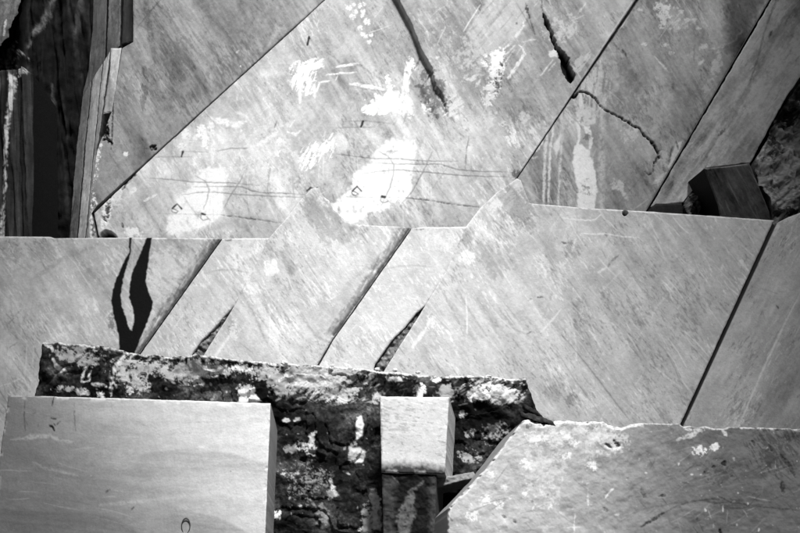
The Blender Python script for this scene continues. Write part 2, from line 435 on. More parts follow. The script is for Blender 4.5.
f.line([(253, 147), (264, 141), (278, 132)], 5, .6, 'W', soft=2); f.blob(279, 141, 4, 5, .8, 'W', sc=2.5); f.blob(278, 153, 5, 4, .9, 'W', sc=2.5); f.line([(287, 132), (296, 135), (301, 131)], 3, .8, 'W', rag=1.5); f.line([(289, 128), (295, 120)], 1.4, .6, 'W')
f.line([(173, 160), (170, 170), (160, 178)], 3, .4, 'W', soft=2)
f.line([(158, 157), (167, 163), (172, 172), (171, 182)], 1.2, .25); f.line([(338, 130), (346, 136), (350, 146), (349, 156)], 1.2, .25); f.poly([(338, 131), (346, 138), (350, 150), (340, 152), (332, 140)], .4, 'W', soft=3)
# hairline fissures, doubled where the two lime patches hang
fis = [[(150, 178), (175, 180), (192, 182), (230, 183), (260, 186)], [(193, 187), (222, 186.5), (242, 187), (252, 191), (263, 193), (290, 193.5), (304, 195), (308, 199)],
       [(182, 195), (198, 192.5), (215, 192), (240, 195), (285, 197), (303, 197.5)], [(224, 208), (231, 195), (241, 180), (245, 170)],
       [(196, 176), (206, 182), (209, 190), (207, 200), (203, 210)], [(155, 157), (192, 157)], [(181, 151), (208, 152.5)], [(217, 151), (230, 148.5), (248, 148.5)]]
for k, P in enumerate(fis):
    f.line(P, 1.1, .55 if k not in (5, 6) else .35, rag=.5, soft=.9, h=-.01, gap=-.75)
fis2 = [[(336, 154), (352, 156), (372, 158.5), (400, 159), (420, 161), (458, 161.5)], [(374, 163), (400, 164), (422, 164.5), (440, 164), (450, 167.5), (460, 170), (481, 171.5), (508, 172)],
        [(362, 174), (378, 171.5), (398, 170), (425, 172), (455, 175), (481, 176.5), (508, 177)], [(399, 207), (412, 192), (424, 170), (432, 152)],
        [(378, 151), (388, 156), (394, 165), (393, 176), (389, 190), (381, 206)], [(336, 128), (352, 127.5), (374, 127.5)], [(345, 121.5), (365, 121), (392, 124)]]
for k, P in enumerate(fis2):
    f.line(P, 1.1, .58 if k not in (5, 6) else .35, rag=.5, soft=.9, h=-.01, gap=-.75)
f.line([(220, 215), (238, 217), (260, 220), (282, 223.5)], 1.5, .75, h=-.02); f.line([(405, 198), (425, 200), (445, 203), (479, 207.5)], 1.6, .78, h=-.02)
f.line([(150, 213), (180, 214), (222, 215)], .9, .35, gap=-.6); f.line([(340, 197), (375, 197), (405, 198)], .9, .4, gap=-.6)
f.line([(469, 136), (466.5, 150), (465, 170)], 1.5, .6, gap=-.3); f.line([(271, 163), (268, 185), (267, 200)], 1.3, .45, gap=-.3); f.line([(296, 205), (288, 222)], 1.2, .4)
f.line([(449, 165), (430, 192)], 1, .3); f.line([(277, 121), (274, 128)], 1.6, .6)
for P in ([(183, 151.5), (181.5, 156.5)], [(363, 121.5), (361, 127)], [(309, 37), (307.5, 45)]): f.line(P, 2.0, .95, rag=.3, taper=False, soft=.6)
f.line([(309, 37), (311, 40)], 1.2, .8); f.line([(122, 222.5), (123, 228)], 2, .95)
# black survey marks
for dx, dy in ((0, 0), (180, -17.5)):
    q = lambda P: cp(dx, dy, P)
    f.line(q([(172.5, 208.5), (177, 203.8), (181.5, 208.6)]), 1.7, .95, rag=.3, taper=False, soft=.6)
    f.line(q([(172, 208.5), (175.5, 209.5), (178, 211.3), (176, 213), (172.5, 212), (171.5, 210)]), 1.1, .8, rag=.3, taper=False, soft=.7)
    f.line(q([(202, 213.8), (205, 214.6)]), 2.6, .95, rag=.3, taper=False, soft=.6)
    f.line(q([(201, 215), (200.4, 218), (203, 220.4), (208, 219)]), 1.0, .7, rag=.3, taper=False, soft=.7); f.line(q([(206, 216), (211, 221)]), 1, .5, rag=.3)
f.line([(307, 191), (311, 188), (314, 189.5), (319, 187)], 2, .9, rag=1.2); f.line([(308, 193), (316, 190)], 1.2, .7, rag=1)
# foot of the slab beside the cleft
f.poly([(99, 240), (101, 233), (105, 230), (111, 231.5), (117, 237), (118, 240)], 1, 'K', rag=.4, soft=.7, h=-.5)
f.blob(106, 215, 6, 26, .9, 'W', ang=12, thr=.05, sc=3); f.blob(107, 212, 4, 24, .9, 'K', ang=14, thr=.2, sc=2.5, h=-.05)
f.line([(134, 175), (128, 181), (122, 190)], 3, .85, rag=1.6, h=-.05); f.blob(133, 175, 4, 4, .9, 'K', thr=0, sc=3); f.line([(136, 187), (130, 193)], 4, .8, 'W', rag=1.5)
f.blob(134, 232, 12, 8, .8, 'W', thr=.15, sc=4); f.line([(143, 201), (157, 195)], 2.5, .8, 'W', rag=1); f.blob(116, 195, 10, 12, .6, 'W', thr=.2, sc=3)
# right-hand, proud part
f.poly([(466, 38), (487, 3), (500, -8), (528, -2), (526, 22), (512, 44), (496, 56), (480, 60)], .34, 'W', rag=2.5, soft=3, tex=.55, tsc=4, tang=-50)
f.line([(526, 18), (521, 30), (512, 44), (503, 52)], 3.5, .8, 'W', rag=1, soft=1.5, gap=-.3)
f.blob(496, 76, 9, 36, 1, 'W', ang=12, thr=.0, sc=4.5, h=.02); f.blob(488, 98, 10, 12, .95, 'W', thr=.12, sc=4); f.blob(489, 63, 12, 8, .9, 'W', ang=-40, thr=.08, sc=4); f.blob(499, 80, 6, 24, .85, 'K', ang=15, thr=.34, sc=2.6)
f.line([(518, 47), (523, 50), (524, 56), (520, 62), (516, 69), (510, 77), (507, 83)], 3.2, .85, 'W', rag=1.2, soft=1, h=.01); f.line([(522, 44), (528, 42), (536, 40)], 1.8, .7, 'W'); f.line([(515, 47), (506, 57), (500, 66)], 1.6, .6, 'W')
f.line([(478, 78), (470, 83), (463, 82)], 3, .8, 'W', rag=1.2); f.line([(480, 83), (475, 90)], 2.5, .8, 'W'); f.line([(470, 85), (476, 82)], 2, .7, 'W')
f.line([(525.5, 4), (527.5, 12), (531, 24), (535, 36)], 1.6, .75, h=-.03, gap=-.5); f.blob(527, 10, 2.5, 5, .8, 'K', thr=0, sc=2); f.line([(517, 24), (516, 26)], 2, .7)
f.line([(480, 8), (470, 24), (463, 36)], 1.3, .7, 'W', rag=.3); f.line([(484, 9), (474, 26), (467, 37)], 1.0, .5, 'W', rag=.3)
f.line([(428, 30), (438, 44), (451, 58)], 4, .28, soft=2.5, rag=1.5); f.line([(415, 5), (432, 35), (446, 60)], 6, .14, soft=4)
f.poly([(543, 14), (546, 17), (550, 28), (554, 33), (553, 36), (557, 47), (564, 52), (568, 58), (570, 66), (575, 75), (571, 84), (567, 80), (563, 72), (561, 62), (558, 53), (553, 45), (549, 33), (545, 24)], 1, 'K', rag=1.9, soft=.8, h=-.4)
f.line([(542, -5), (542, 8), (544, 18)], 1.4, .6, h=-.06); f.line([(570, 60), (576, 68)], 2, .5)
f.poly([(548, 52), (557, 49), (557, 57), (550, 58)], .75, 'W', rag=1.5, soft=1.5); f.line([(553, 60), (544, 72), (540, 78)], 1.5, .6, 'W'); f.line([(556, 62), (548, 72)], 1.2, .55, 'W')
f.line([(586, 3), (578, 14)], 1.6, .5, 'W'); f.blob(562, 28, 26, 20, .4, 'W', thr=.3, sc=5); f.blob(580, 62, 18, 8, .4, 'W', ang=-55, thr=.2, sc=5, sang=-50)
f.blob(513, 137, 8, 14, .9, 'W', ang=-25, thr=.1, sc=4, sang=70); f.blob(525, 118, 10, 10, .5, 'W', thr=.3, sc=3); f.blob(503, 123, 6, 6, .6, 'W', thr=.2, sc=3)
f.blob(452, 108, 14, 12, .9, 'W', ang=-30, thr=.12, sc=4, sang=-35); f.blob(470, 60, 40, 40, .35, 'W', thr=.42, sc=3)
f.blob(480, 120, 30, 14, .35, 'W', thr=.35, sc=5); f.blob(440, 150, 40, 26, .2, 'W', thr=.3, sc=6)
f.line([(432, 36), (434, 38)], 3, .6, 'W'); f.line([(441, 35), (444, 36)], 2, .6, 'W')
# pale saw arris along the right cut
f.line([(632, 2), (603, 46), (574, 91), (520, 170)], 1.4, .5, 'W', rag=.2, gap=-.5)
f.blob(516, 174, 6, 6, .7, 'K', thr=.1, sc=2.5); f.blob(268, 160, 60, 50, .3, 'W', thr=.3, sc=8)
f.scratches(90, 57, 9, 8, 45, .20, 'K', 13); f.scratches(110, 57, 9, 6, 40, .3, 'W', 14); f.scratches(90, -50, 14, 5, 26, .35, 'W', 15); f.scratches(40, -60, 12, 6, 22, .2, 'K', 16)
f.scratches(60, 92, 5, 8, 40, .25, 'W', 17, area=(150, 130, 440, 230)); f.scratches(40, 85, 12, 8, 25, .22, 'K', 18, area=(150, 150, 480, 230))
f.flecks(160, .7, 'W', 19, .6, 2.4); f.flecks(70, .5, 'K', 20, .5, 1.5)
def t2(x, y):
    g = .42 + .10*sstep(40, 150, y)*sstep(620, 470, x)  # paler lower centre, painting the light's falloff towards the top
    return marble(1, 57, .17, .24, 2, -52)(x, y)*g
slab('marble_slab', [(367.9, -40), (151.9, 157.9), (94, 213), (102, 252)], [(367.9, -40), (662.2, -40)],
     [(662.2, -40), (635.2, 0), (572.2, 94), (515.2, 180), (470, 252)], [(102, 252), (470, 252)], PW2, BK, t2, f,
     up=5, relief=lambda x, y: .02*fbm(x/40, y/40, 4, 3), wear=.03, jag=.3, side=.22,
     label='wide pale marble wall slab with two chalky white patches, fissures and a broken ledge')

# --- slab with the long zigzag crack
f = Face(464, -44, 800, 254)
f.line([(568, 90), (570, 95), (576, 96), (580, 91.5), (589, 93.5), (597, 101), (602, 108), (608, 111.5), (620, 117), (634, 126), (640, 128.5), (646, 137), (653, 143), (657, 150), (659, 157), (655, 163)], 1.8, 1, h=-.12, rag=1.3, taper=False)
f.line([(568, 93), (574, 97), (578, 94)], 3, .9, rag=1, h=-.1); f.line([(655, 162), (653.5, 172), (649, 175), (644, 171)], 1.6, .85, h=-.05, rag=.9); f.line([(651, 141), (656, 148)], 3.5, .9, h=-.08)
f.poly([(575, 108), (584, 104), (594, 108), (596, 122), (588, 127), (576, 125)], .6, 'W', rag=2, soft=2, tex=.6, tsc=2.4)
f.poly([(578, 100), (581, 93), (584, 105), (580, 110)], .7, 'W', rag=1); f.poly([(577, 122), (581, 122), (580, 140), (578, 150)], .8, 'W', rag=1.5); f.poly([(584, 126), (590, 126), (592, 136), (586, 134)], .8, 'W', rag=1.5, tex=.5)
f.poly([(588, 134), (593, 138), (592, 148), (589, 150)], .7, 'W', rag=1.2)
f.poly([(574, 150), (577, 142), (583, 146), (590, 151), (594, 165), (596.5, 178), (597, 190), (594, 214), (577, 214), (578, 190), (575, 176), (573, 163)], .96, 'W', rag=1.8, soft=1.4, tex=.2, tsc=4)
f.blob(588, 188, 9, 12, .55, 'K', thr=.32, sc=2.2); f.blob(587, 137, 5, 5, .5, 'K', thr=.1, sc=3)
f.line([(602, 110), (602, 214)], 7, .4, 'W', soft=4, rag=1, gap=-.3)
for P, wd, a in (([(549, 122), (545, 150), (543.5, 214)], 3, .62), ([(554, 122), (550, 150), (548, 214)], 2.4, .7), ([(562, 134), (560, 165), (558, 214)], 2.2, .6), ([(561, 95), (562, 130), (561, 160)], 4, .3)):
    f.line(P, wd, a, 'W', rag=.8, soft=1.2, gap=-.6)
f.poly([(553, 146), (561, 133), (560, 148), (556, 158)], .7, 'W', rag=1.2, soft=2); f.line([(536, 152), (543, 140)], 3, .7, 'W', rag=1); f.line([(532, 158), (538, 157)], 2, .5, 'W')
f.blob(592, 90, 22, 36, .4, 'W', thr=.05, sc=6, sang=96)
f.line([(631, 3), (617, 24), (604, 40)], 2, .7, 'W', rag=.8, gap=-.3); f.line([(628, 2), (612, 26), (600, 42)], 2, .8, rag=.6, h=-.05, gap=-.2); f.line([(636, 3), (622, 26), (606, 40)], 1.4, .6, 'W', rag=.5)
f.line([(613, 42), (620, 50), (629, 60)], 1.6, .6, gap=-.4); f.line([(622, 49), (627, 56)], 2.5, .7)
f.blob(663, 11, 11, 15, .65, 'W', thr=.12, sc=3.4); f.blob(662, 22, 5, 9, .6, 'W', thr=.1, sc=3); f.blob(675, 25, 18, 8, .4, 'W', thr=.3, sc=3)
for x, y in ((645, 44), (665, 45), (671, 53), (675, 8), (681, 12), (687, 20), (694, 20), (698, 28), (641, 10)): f.blob(x, y, 4.5, 2.6, .5, 'W', thr=.1, sc=2)
f.line([(654, 56), (660, 63), (664, 67), (669, 73)], 1.8, .65, 'W'); f.line([(698, 65), (704, 60)], 3, .75, 'W', rag=.8); f.line([(706, 50), (722, 47), (735, 40), (743, 30)], 2.4, .5, 'W', rag=1.4, gap=-.2); f.blob(703, 47, 6, 5, .6, 'W', sc=2.4)
f.blob(717, 66, 6, 18, .5, 'W', ang=10, thr=.05, sc=4); f.blob(708, 86, 5, 14, .35, 'W', ang=35, thr=.1, sc=3); f.line([(739, 0), (737, 14)], 2, .4, 'W', rag=1.2, gap=.0)
f.poly([(726, -45), (726, 50), (737, 54), (760, 12), (800, -45)], .62, 'K', rag=4, soft=10); f.poly([(700, -45), (704, 30), (722, 60), (722, -45)], .15, 'W', rag=4, soft=8)
f.poly([(676, 143), (683, 141), (679, 152), (669, 169), (667, 165)], .85, 'W', rag=1, soft=1); f.line([(653, 184), (660, 178), (667, 172)], 4, .7, 'W', rag=1); f.line([(672, 147), (670, 158), (668, 165)], 2, .7); f.line([(676, 141), (678, 150)], 1.6, .7)
f.blob(664, 158, 5, 12, .5, 'W', thr=.1, sc=3); f.blob(617, 185, 10, 8, .5, 'W', thr=.15, sc=3); f.line([(620, 188), (628, 200)], 4, .5, 'W', rag=1.2); f.blob(630, 130, 12, 18, .4, 'W', thr=.3, sc=3)
f.line([(647, 160), (640, 178), (618, 205)], 1, .25); f.line([(673, 83), (673, 90)], 2, .5); f.line([(694, 45), (694, 62)], 1.6, .3)
f.blob(620, 90, 30, 60, .2, 'K', thr=.2, sc=10); f.blob(655, 110, 24, 40, .2, 'W', thr=.25, sc=8)
f.scratches(70, 62, 14, 6, 30, .25, 'W', 23); f.scratches(60, -55, 12, 6, 22, .25, 'W', 24); f.scratches(50, 60, 12, 8, 30, .25, 'K', 25); f.flecks(110, .5, 'W', 26, .5, 2.2); f.flecks(60, .6, 'K', 27)
slab('marble_slab', [(663, -40), (636, 0), (573, 94), (516, 180), (472, 252)], [(663, -40), (792.5, -40)],
     [(792.5, -40), (647.5, 208), (636, 252)], [(472, 252), (636, 252)], PW4, BK, marble(.36, 60, .22, .2, 4, 88), f, up=5,
     relief=lambda x, y: .03*fbm(x/30, y/30, 4, 5), label='dark grey marble wall slab with a long zigzag crack and a white vertical streak')

# ================================================================== CLEFT at the left
f = Face(-64, -44, 115, 255)
f.line([(55, -10), (44, 20), (28, 48)], 5, .10, 'W', rag=2, soft=4); f.line([(82, 0), (76, 40)], 4, .06, 'W', soft=4)
f.line([(43, 110), (45, 160), (43, 210)], 5, .12, 'W', soft=2, rag=.6); f.line([(53, 85), (55, 150)], 2.5, .07, 'W', soft=2)
f.blob(8, 58, 26, 16, .30, 'W', thr=.36, sc=3); f.blob(30, 222, 30, 14, .10, 'W', thr=.3, sc=3)
slab('rock_face', [(-60, -40), (-60, 252)], [(-60, -40), (112, -40)], [(112, -40), (100, 252)], [(-60, 252), (100, 252)],
     plane(40, .1, at=(40, 150)), (0, 3, 0), lambda x, y: .010*np.exp(1.6*streak(x, y, 84, 60, 4, 4, 3)), f, relief=lambda x, y: .9*streak(x, y, 86, 120, 12, 4, 1)+.3*fbm(x/7, y/14, 3, 3),  # black stone tone carries the deep shade of the cleft
     mat=ROCK, up=5, step=1.4, side=.005, label='black streaked rock face deep inside the cleft', cat='rock face')
f = Face(-64, 60, 45, 255)
f.poly([(8, 71), (17, 79), (15, 92), (13, 110), (8, 160), (5, 200), (3, 245), (-4, 245), (1, 190), (2, 150), (7, 115), (10, 92)], .45, 'W', rag=3, soft=2, tex=.7, tsc=4)  # lit chamfer of the pillar painted as a pale strip
f.blob(24, 74, 8, 7, .35, 'W', thr=.1, sc=3); f.poly([(-4, 90), (8, 82), (4, 130), (-6, 170)], .6, 'K', soft=4)
slab('stone_pillar', [(-60, 66), (-60, 252)], [(-60, 66), (10, 70), (24, 69), (36, 77)], [(36, 77), (35.5, 252)], [(-60, 252), (35.5, 252)],
     plane(37, -.15, at=(0, 150)), (0, 3, 0), lambda x, y: .022*np.exp(1.5*streak(x, y, 88, 60, 4, 4, 2)), f, relief=lambda x, y: .35*streak(x, y, 88, 120, 9, 4, 4)+.25*np.clip((14-(x+(y-80)*.07))/14, -1, 1)*(-1)+.05*fbm(x/12, y/12, 3, 2), mat=ROCK,
     label='dark stone pillar with a pale broken edge standing in the cleft', cat='rock')
f = Face(-64, -44, 40, 80)
f.poly([(-64, -44), (6, -44), (9, 0), (3, 38), (-64, 44)], .10, 'K', soft=3); f.line([(7, 20), (4, 36)], 3, .45, 'W', rag=1.2); f.line([(27, 0), (24, 14), (18, 24)], 2, .2, 'W', soft=2)
slab('boulder', [(-60, -40), (-60, 62)], [(-60, -40), (22, -40)], [(22, -40), (20, 4), (13, 24), (7, 38), (0, 46)], [(-60, 62), (0, 46)],
     plane(38, -.2, -.1, at=(0, 20)), (-.25, .8, 0), marble(.09, 100, .3, .3, 6), f, side=.006, relief=lambda x, y: .12*fbm(x/14, y/20, 4, 5)+.08*fbm(x/9, y/14, 3, 2), mat=ROCK, down=None, up=5, jag=2,
     label='rough grey boulder jutting over the stone pillar in the cleft', cat='boulder')
lay = empty('layered_rock', on_plane(100, 250, plane(34))*np.array([1, 1, 0]), 'thin upright marble layers splitting off in steps beside the dark cleft', 'rock')
strips = [
 ([(94, -40), (92, 30), (88, 72), (82, 97)], [(107, -40), (106, 30), (104, 61)], 35.5, .075, 5),
 ([(108.6, -40), (108, 20), (105.6, 60)], [(121, -40), (120.2, 30), (119, 46)], 34.9, .13, 5),
 ([(123.4, -40), (122.6, 20), (121.4, 44)], [(132.4, -40), (132.2, 42)], 34.4, .04, 5),
 ([(82, 97), (76, 150), (68, 252)], [(91.2, 81), (84, 150), (75.2, 252)], 34.9, .10, 0),
 ([(92.2, 80), (85.2, 150), (76.4, 252)], [(102, 63), (95, 130), (83.2, 252)], 34.3, .28, 0),
 ([(103, 62), (96, 130), (84.3, 252)], [(109.4, 51), (102, 112), (96, 150), (87, 252)], 33.8, .32, 0),
 ([(110.4, 48), (109.6, 66), (103, 114)], [(121.2, 47.5), (111.4, 112)], 33.4, .42, 0)]
for i, (L, R, Y, tn, up) in enumerate(strips):
    f = Face(60, -44, 140, 255)
    f.scratches(10, 97, 3, 20, 60, .3, 'K', 60+i, 1.4); f.scratches(8, 97, 3, 10, 50, .15, 'W', 70+i, 1.0)
    slab('layer', L, [L[0], R[0]], R, [L[-1], R[-1]], plane(Y, -.45, at=(100, 150)), (.25, 2.4, 0), marble(tn, 97, .2, .25, i, wd=1.6), f, parent=lay, up=up,
         down=0 if L[-1][1] > 200 else None, relief=lambda x, y: .03*fbm(x/5, y/40, 3, 2), side=tn*.4, jag=.5, step=.7)

# ================================================================== LEANING SLAB and broken rock at the right
PR = plane(31.2, -.30, -.22, at=(652, 205))
f = Face(640, -44, 892, 260)
d = lambda P, wd, a, ch: f.line(P, wd, a, ch, rag=.6, soft=1.4)
for P, wd, a in (([(776, 0), (765, 30), (757, 62), (747, 90)], 1.6, .6), ([(772, 30), (769, 38)], 3, .8), ([(726, 128), (718, 136)], 3, .75), ([(752, 80), (735, 110), (708, 150)], 7, .32), ([(764, 60), (744, 98), (700, 160)], 4, .3), ([(718, 136), (700, 165)], 3, .35)):
    f.line(P, wd, a, 'K', rag=.8, soft=1.8)
for P, wd, a in (([(792, 2), (782, 26), (772, 50), (763, 70)], 3, .3), ([(768, 35), (752, 50), (744, 60)], 2, .28), ([(746, 48), (740, 60)], 2.4, .3), ([(764, 102), (761, 115), (757, 128)], 1.8, .45), ([(761, 78), (748, 92)], 2.4, .35), ([(795, 30), (793, 60), (794, 66)], 2, .35), ([(778, 88), (762, 104), (748, 118)], 5, .22), ([(771, 40), (760, 66)], 4, .2), ([(789, 70), (790, 90), (783, 100)], 2, .3)):
    f.line(P, wd, a, 'W', rag=1, soft=2)
f.poly([(748, 120), (772, 118), (750, 164), (712, 170), (724, 150)], .25, 'W', rag=4, soft=12)
f.line([(800, 76), (787, 95), (770, 125), (750, 162)], 2.4, .8, 'W', rag=1.2, soft=1.2, gap=-.4); f.line([(704, 168), (720, 165.5), (749, 162)], 1.5, .6, 'W', rag=.8, gap=-.3); f.line([(651, 205), (683, 201), (690, 193), (703, 169)], 1.8, .5, 'W', rag=.8)
f.scratches(80, -55, 5, 10, 50, .22, 'W', 31); f.scratches(60, -55, 5, 8, 40, .3, 'K', 32)
slab('leaning_slab', [(795, -40), (771.5, 0), (651.5, 205), (650.5, 207)], [(795, -40), (886, -40)], [(886, -40), (800, 77), (787, 96), (770, 126), (750, 163)],
     [(650.5, 207), (683, 202), (690, 194), (704, 169), (726, 166), (750, 163)], PR, (.6, 2.2, .5), marble(.68, -55, .26, .16, 3, wd=3), f, side=.012, down=None, up=4, jag=.8, 
     label='smooth grey leaning marble slab with streaks along it, over the broken dark rock')
PRr = plane(29.6, .25, .15, at=(760, 180))
f = Face(735, -44, 905, 260)
f.blob(780, 180, 50, 60, .5, 'W', thr=.30, sc=6, sang=-40); f.blob(785, 140, 40, 40, .35, 'W', thr=.34, sc=4); f.blob(765, 170, 16, 30, .5, 'W', thr=.25, sc=3); f.line([(771, 208), (782, 202), (792, 196)], 3.5, .75, 'W', rag=1.2); f.line([(770, 166), (776, 166)], 2, .8, 'W')
f.blob(786, 118, 14, 14, .9, 'K', thr=.0, sc=5); f.blob(770, 152, 12, 22, .8, 'K', thr=.1, sc=5); f.blob(782, 215, 22, 6, .9, 'K', thr=.0, sc=5)
f.scratches(90, -35, 40, 4, 18, .5, 'W', 34); f.scratches(40, 45, 30, 4, 16, .6, 'K', 35)
slab('rock_face', [(888, -40), (802, 77), (789, 96), (772, 126), (752, 164), (773, 219), (776, 252)], [(888, -40), (905, -40)], [(905, -40), (905, 252)], [(776, 252), (905, 252)],
     PRr, (.2, 2.5, 0), lambda x, y: .20*np.exp(1.8*fbm(x/9, y/9, 4, 2)+1.3*fbm(x/2.5, y/2.5, 3, 5, .8)), f, mat=ROCK, down=10,
     relief=lambda x, y: .5*np.abs(fbm(x/18, y/22, 4, 1))+.22*fbm(x/6, y/7, 4, 4), jag=1.5, label='rough broken rock face with pale veins under the leaning slab', cat='rock face')
f = Face(690, 150, 800, 260); f.scratches(26, 62, 4, 10, 36, .13, 'W', 36); f.scratches(10, 62, 4, 10, 30, .5, 'K', 37); f.line([(704.5, 169), (725, 166.5), (749, 163.5)], 1.3, .35, 'W', rag=.8)
slab('stone_block', [(704.5, 168.5), (718, 205), (727, 252)], [(704.5, 168.5), (726, 166.5), (749.5, 163.5)], [(749.5, 163.5), (772.5, 219), (783, 252)], [(727, 252), (783, 252)],  # dark tone stands for the shade on this face
     plane(29.3, -.12, -.45, at=(730, 190)), (-.1, 2.2, .3), marble(.13, 62, .3, .25, 4), f, down=11.5, side=.015, label='dark sawn stone block propped beneath the leaning slab', cat='stone block')
slab('rock_face', [(793, -40), (648, 208), (640, 252)], [(793, -40), (850, -40)], [(850, -40), (745, 160), (760, 252)], [(640, 252), (760, 252)], plane(32.5), (0, .45, 0), .006, None, mat=ROCK, step=3,  # black backing slab stands in for the shade of the gap
     relief=lambda x, y: .1*fbm(x/9, y/9, 3, 1), down=10, label='black rock in the seam and hollow behind the leaning slab', cat='rock face')
f = Face(675, 170, 712, 225); f.flecks(30, .7, 'W', 38, .6, 2.6); f.flecks(30, .9, 'K', 39, .8, 3.5)
slab('broken_stone', [(684, 202.5), (684, 208), (690, 222)], [(684, 202.5), (691, 194), (698, 181), (701, 180)], [(701, 180), (703, 190), (700, 199), (703, 222)], [(690, 222), (703, 222)], plane(30.6, .3, .2, at=(692, 200)), (0, 1.2, 0),
     lambda x, y: .13*np.exp(1.5*fbm(x/4, y/4, 4, 2, .7)), f, mat=ROCK, relief=lambda x, y: .3*fbm(x/8, y/8, 4, 3), jag=1.5, down=11.5, label='jagged grey broken stone in the hollow between the two dark sawn blocks', cat='stone')
slab('stone_block', [(651.5, 207.5), (648, 252)], [(651.5, 207.5), (656, 203.5), (682, 203.5)], [(682, 203.5), (688, 252)], [(648, 252), (688, 252)], plane(30.2, .1, -.4, at=(665, 210)), (0, 1.4, .2),
     marble(.055, 80, .2, .2, 3), None, down=11.5, label='small dark sawn block under the foot of the leaning slab', cat='stone block')

# ================================================================== MIDDLE BENCH
MY = 26.0
MB = (0, 6.6, 0)
def joint_band(f, J, t1):
    """rough broken strip along a slanting joint, hatched by the chisel"""
    top = [J(t, -1) for t in np.linspace(0, t1, 8)]; out = [J(t, -11.5+3.5*t) for t in np.linspace(0, t1, 8)]
    f.poly(top+out[::-1], .56, 'K', rag=3.5, soft=4.5, tex=.65, tsc=2.6, tang=-62)  # shade of the joint groove painted as a dark band
    f.line([J(t, -6+2*t) for t in np.linspace(.35, t1*.92, 6)], 4, .8, 'W', rag=1.5, soft=1.2, gap=-.15)
    f.line([J(t, -1.2) for t in np.linspace(0, t1, 6)], 3.0, .8, 'K', rag=.5, soft=1.4, taper=False, h=-.05)
    f.line([J(t, -9) for t in np.linspace(.5, t1, 6)], 2.0, .6, 'K', rag=1, soft=1.4, gap=-.1)
# --- left slab with dark flame-shaped vein
f = Face(-64, 230, 226, 484)
f.poly([(129, 234), (129, 252), (121, 268), (114, 285), (111, 300), (113, 312), (116, 325), (119, 337), (119, 356), (134, 356), (140, 340), (146, 325), (152, 310), (153, 302), (149, 293), (146, 282), (147, 270), (149, 255), (153, 234), (148, 234), (140, 254), (133, 270), (129.5, 285), (129, 297), (133, 310), (134, 322), (131.5, 331), (129, 329), (126, 318), (122, 306), (121, 295), (123, 280), (127, 265), (131, 252), (132, 234)],
       1.0, 'K', rag=.9, soft=.8)
f.scratches(30, 52, 4, 6, 22, .14, 'W', 41, .9, area=(110, 240, 150, 340))
f.blob(112, 322, 6, 14, .5, 'K', thr=.2, sc=3)
jl = lambda t, o: (221+(139-221)*t+o, 238+(353-238)*t)
joint_band(f, jl, 1.02)
f.poly([(22, 240), (30, 250), (10, 330), (4, 400), (-30, 400)], .22, 'W', soft=14, rag=4); f.poly([(50, 262), (66, 275), (100, 345), (60, 345)], .20, 'W', soft=10, rag=3); f.line([(100, 243), (60, 260), (30, 282)], 5, .22, 'K', soft=3, rag=1)
f.line([(0, 247), (10, 255), (20, 262)], 1.4, .7, 'W'); f.line([(0, 252), (15, 262), (30, 272)], 1, .3); f.blob(42, 250, 24, 14, .25, 'K', thr=.15, sc=5, sang=50); f.blob(8, 250, 20, 16, .25, 'K', thr=.15, sc=6)
f.line([(-6, 388), (10, 383), (21, 378)], 2, .5, 'W', rag=.8, gap=-.4); f.line([(22, 300), (21, 340)], 1, .25, 'W'); f.line([(38, 300), (34, 345), (31, 392)], 1.2, .3, 'W')
f.line([(8, 324), (14, 318)], 1.5, .4); f.line([(9, 348), (18, 342)], 1.6, .35); f.line([(16, 315), (22, 309)], 1.4, .35); f.line([(82, 304), (105, 348)], 1.4, .4, 'W', rag=.3); f.line([(60, 262), (108, 345)], 1.2, .35, 'W', rag=.2)
f.line([(105, 318), (112, 310)], 1.5, .5, 'W', rag=.5); f.blob(165, 270, 26, 30, .4, 'W', thr=.1, sc=9, sang=40); f.line([(200, 260), (155, 300), (140, 345)], 6, .3, 'W', soft=4)
f.scratches(160, 53, 5, 10, 50, .32, 'W', 42, .9); f.scratches(60, 53, 5, 10, 40, .2, 'K', 43, .9); f.scratches(50, -78, 6, 15, 60, .2, 'W', 44); f.scratches(30, 82, 5, 12, 50, .12, 'K', 45); f.flecks(30, .4, 'W', 46, .5, 1.4)
f.line([(-60, 237), (50, 237.5), (222, 238.5)], 1.6, .5, 'W', rag=.5, gap=-.3)
slab('marble_slab', [(-60, 235.5), (-60, 480)], [(-60, 235.5), (0, 236), (50, 236.5), (54, 238), (120, 237.3), (221, 238)], [(221, 238), (139, 353), (129, 368), (50, 480)], [(-60, 480), (50, 480)],
     plane(MY), MB, marble(.50, 53, .13, .12, 5, -80), f, side=.06, label='grey sawn marble slab with a black flame-shaped vein')
